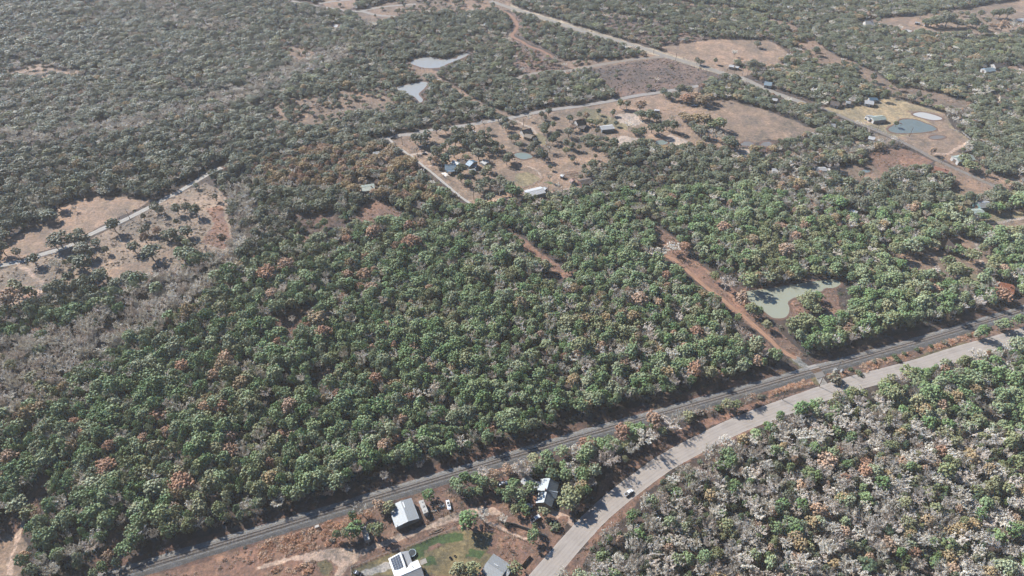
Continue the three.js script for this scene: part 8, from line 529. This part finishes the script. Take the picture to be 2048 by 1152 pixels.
// cut timber lying along the lawn fence, burn pile ring and small things on the lawn
{
  const [x, z] = SITE.spots.logs, o = thing('timber_stack', 'stack of pale cut timber lying along the lawn fence', 'timber', x, 0, z, .38), r = rngOf(8); for (let i = 0; i < 9; i++) part('log', cyl(.14 + r() * .06, .18, 3 + r() * 2, 7).rotateZ(Math.PI / 2).rotateY((r() - .5) * .12).translate((r() - .5) * 4.5, .16 + (i > 5 ? .28 : 0), (i % 6) * .3 - .8), std('#a8917c', .95), o);
  const [bx, bz] = SITE.spots.pile, b = thing('brush_pile', 'grey heap of burnt branches on the bare soil below the oak', 'brush pile', bx, 0, bz); const f = new Leafage(); for (let i = 0; i < 160; i++) { const a = r() * 6.28, q = Math.sqrt(r()) * 2.2, h = (1 - q / 2.4) * .6 * r(); f.tube([Math.cos(a) * q, h, Math.sin(a) * q], [Math.cos(a) * q + (r() - .5) * 1.6, h + r() * .25, Math.sin(a) * q + (r() - .5) * 1.6], .03, .02, 3, [1, 1, 1]); } part('twigs', f.build(), new THREE.MeshStandardMaterial({ color: 0x77685e, vertexColors: true, roughness: 1 }), b).userData.kind = 'stuff'; part('log', cyl(.14, .18, 2.6, 7).rotateZ(Math.PI / 2).rotateY(-.3).translate(.6, .35, -.4), std(0x2f2a27, 1), b); part('stone', new THREE.DodecahedronGeometry(.34).translate(.7, .2, .7), concreteM, b);
}
// small things lying about the yards
{
  const TUB = ['black feed tub on the lawn beside the round oaks', 'second black feed tub on the lawn, nearer the burnt branches', 'lone black feed tub in the dry grass above the square grey house'];
  SITE.spots.tubs.forEach(([x, z], i) => { const o = thing('feed_tub', TUB[i], 'tub', x, 0, z, i); part('bowl', new THREE.LatheGeometry([[.05, .06], [.42, .06], [.52, .4], [.56, .4], [.46, .02], [.05, .02]].map((p) => new THREE.Vector2(...p)), 16), darkM, o); part('rim', new THREE.TorusGeometry(.54, .035, 6, 18).rotateX(Math.PI / 2).translate(0, .4, 0), darkM, o); });
  const r = rngOf(66); [['heap of boards and scrap beside the right travel trailer', ...SITE.spots.junk[0]], ['heap of boards and scrap between trailer and grey boat', ...SITE.spots.junk[1]]].forEach(([label, x, z]) => { const o = thing('scrap_heap', label, 'scrap', x, 0, z, r() * 3); for (let i = 0; i < 14; i++) { const g = box(.9 + r() * 1.4, .05, .14 + r() * .5); g.rotateY(r() * 3); g.rotateZ((r() - .5) * .3); g.translate((r() - .5) * 2.2, .08 + r() * .4, (r() - .5) * 1.6); part('board', g, [woodM, WALL.palegrey, WALL.greybrown][i % 3], o); } part('barrel', cyl(.29, .29, .88, 14, 1.4, .44, .6), std('#4b6a7c', .6), o); });
  const [gx, gz] = SITE.spots.gate, o = thing('drive_gate', 'open dark gate frame at the end of the sandy drive', 'gate', gx, 0, gz, .6); for (const s of [-1, 1]) part('post', box(.18, 1.7, .18, s * 1.7, .85, 0), woodM, o); for (let i = 0; i < 5; i++) part('rail', box(3.3, .07, .06, 0, .3 + i * .28, 0), woodM, o); part('brace', box(3.5, .07, .05).rotateZ(.34).translate(0, .86, .06), woodM, o);
}
// ---------------------------------------------------------------- poles and fences
for (const [x, z, h, label] of SITE.poles) { const o = thing('utility_pole', label, 'pole', x, 0, z, 1.0); part('shaft', cyl(.15, .22, h + .3, 8, 0, h / 2 - .15, 0), woodM, o); if (h > 6) { part('crossarm', box(2.3, .12, .1, 0, h - .6, .14), woodM, o); for (const q of [-1, 0, 1]) part('insulator', cyl(.05, .06, .2, 6, q, h - .44, .14), steelM, o); } if (h > 8.5) part('transformer', cyl(.24, .24, .7, 10, .3, h - 1.7, 0), steelM, o); }
const FM = { wire: std('#7b6a5b', 1), board: std('#a27d60', .95), board2: std('#a3a79f', .9), rail: std('#d6d4ce', .8), pipe: std('#85614f', .85) };
for (const [style, label, h, pts, sp] of SITE.fences) {
  const o = thing(style === 'pipe' ? 'corral_fence' : style + '_fence', label, 'fence', pts[0][0], 0, pts[0][1]), m = FM[style]; const r = rngOf(Math.round(pts[0][0] * 10)); const at = []; 
  for (let i = 1; i < pts.length; i++) { const a = pts[i - 1], b = pts[i], l = Math.hypot(b[0] - a[0], b[1] - a[1]), n = Math.max(1, Math.round(l / sp)); for (let k = i === 1 ? 0 : 1; k <= n; k++) at.push([a[0] + (b[0] - a[0]) * k / n - pts[0][0], a[1] + (b[1] - a[1]) * k / n - pts[0][1]]); }
  at.forEach(([x, z], i) => { part('post', style === 'rail' ? box(.24, h + .1, .24, x, (h + .1) / 2, z) : cyl(.06, .075, h + .1, 6, x, (h + .1) / 2, z), style === 'wire' ? woodM : m, o); if (!i) return; const [px, pz] = at[i - 1], l = Math.hypot(x - px, z - pz), put = (name, g, mm) => { const q = part(name, g, mm, o); q.position.set((x + px) / 2, 0, (z + pz) / 2); q.rotation.y = Math.atan2(-(z - pz), x - px); };
    if (style.startsWith('board')) put('board_panel', box(l - .04, h, .06, 0, h / 2 + .05, .04), m); else for (const k of style === 'wire' ? [.35, .7, 1] : style === 'rail' ? [.55, .98] : [.3, .55, .8, 1]) put(style === 'wire' ? 'wire' : 'rail', box(l, style === 'wire' ? .03 : .11, style === 'wire' ? .03 : .06, 0, h * k, 0), style === 'wire' ? steelM : m); });
  if (style === 'wire') { const f = new Leafage(); for (let i = 0; i < at.length * 26; i++) { const k = Math.floor(r() * (at.length - 1)), t = r(), x = at[k][0] + (at[k + 1][0] - at[k][0]) * t + (r() - .5) * .7, z = at[k][1] + (at[k + 1][1] - at[k][1]) * t + (r() - .5) * .7, tn = .8 + r() * .4; f.leaf(x, .1 + r() * .6, z, r() - .5, r(), r() - .5, .22, .1, [tn, tn, tn], r); } const w = part('weeds', f.build(), leafMat(lin(.19, .145, .085)), o); w.userData.kind = 'stuff'; }
}

renderer.render(scene, camera);
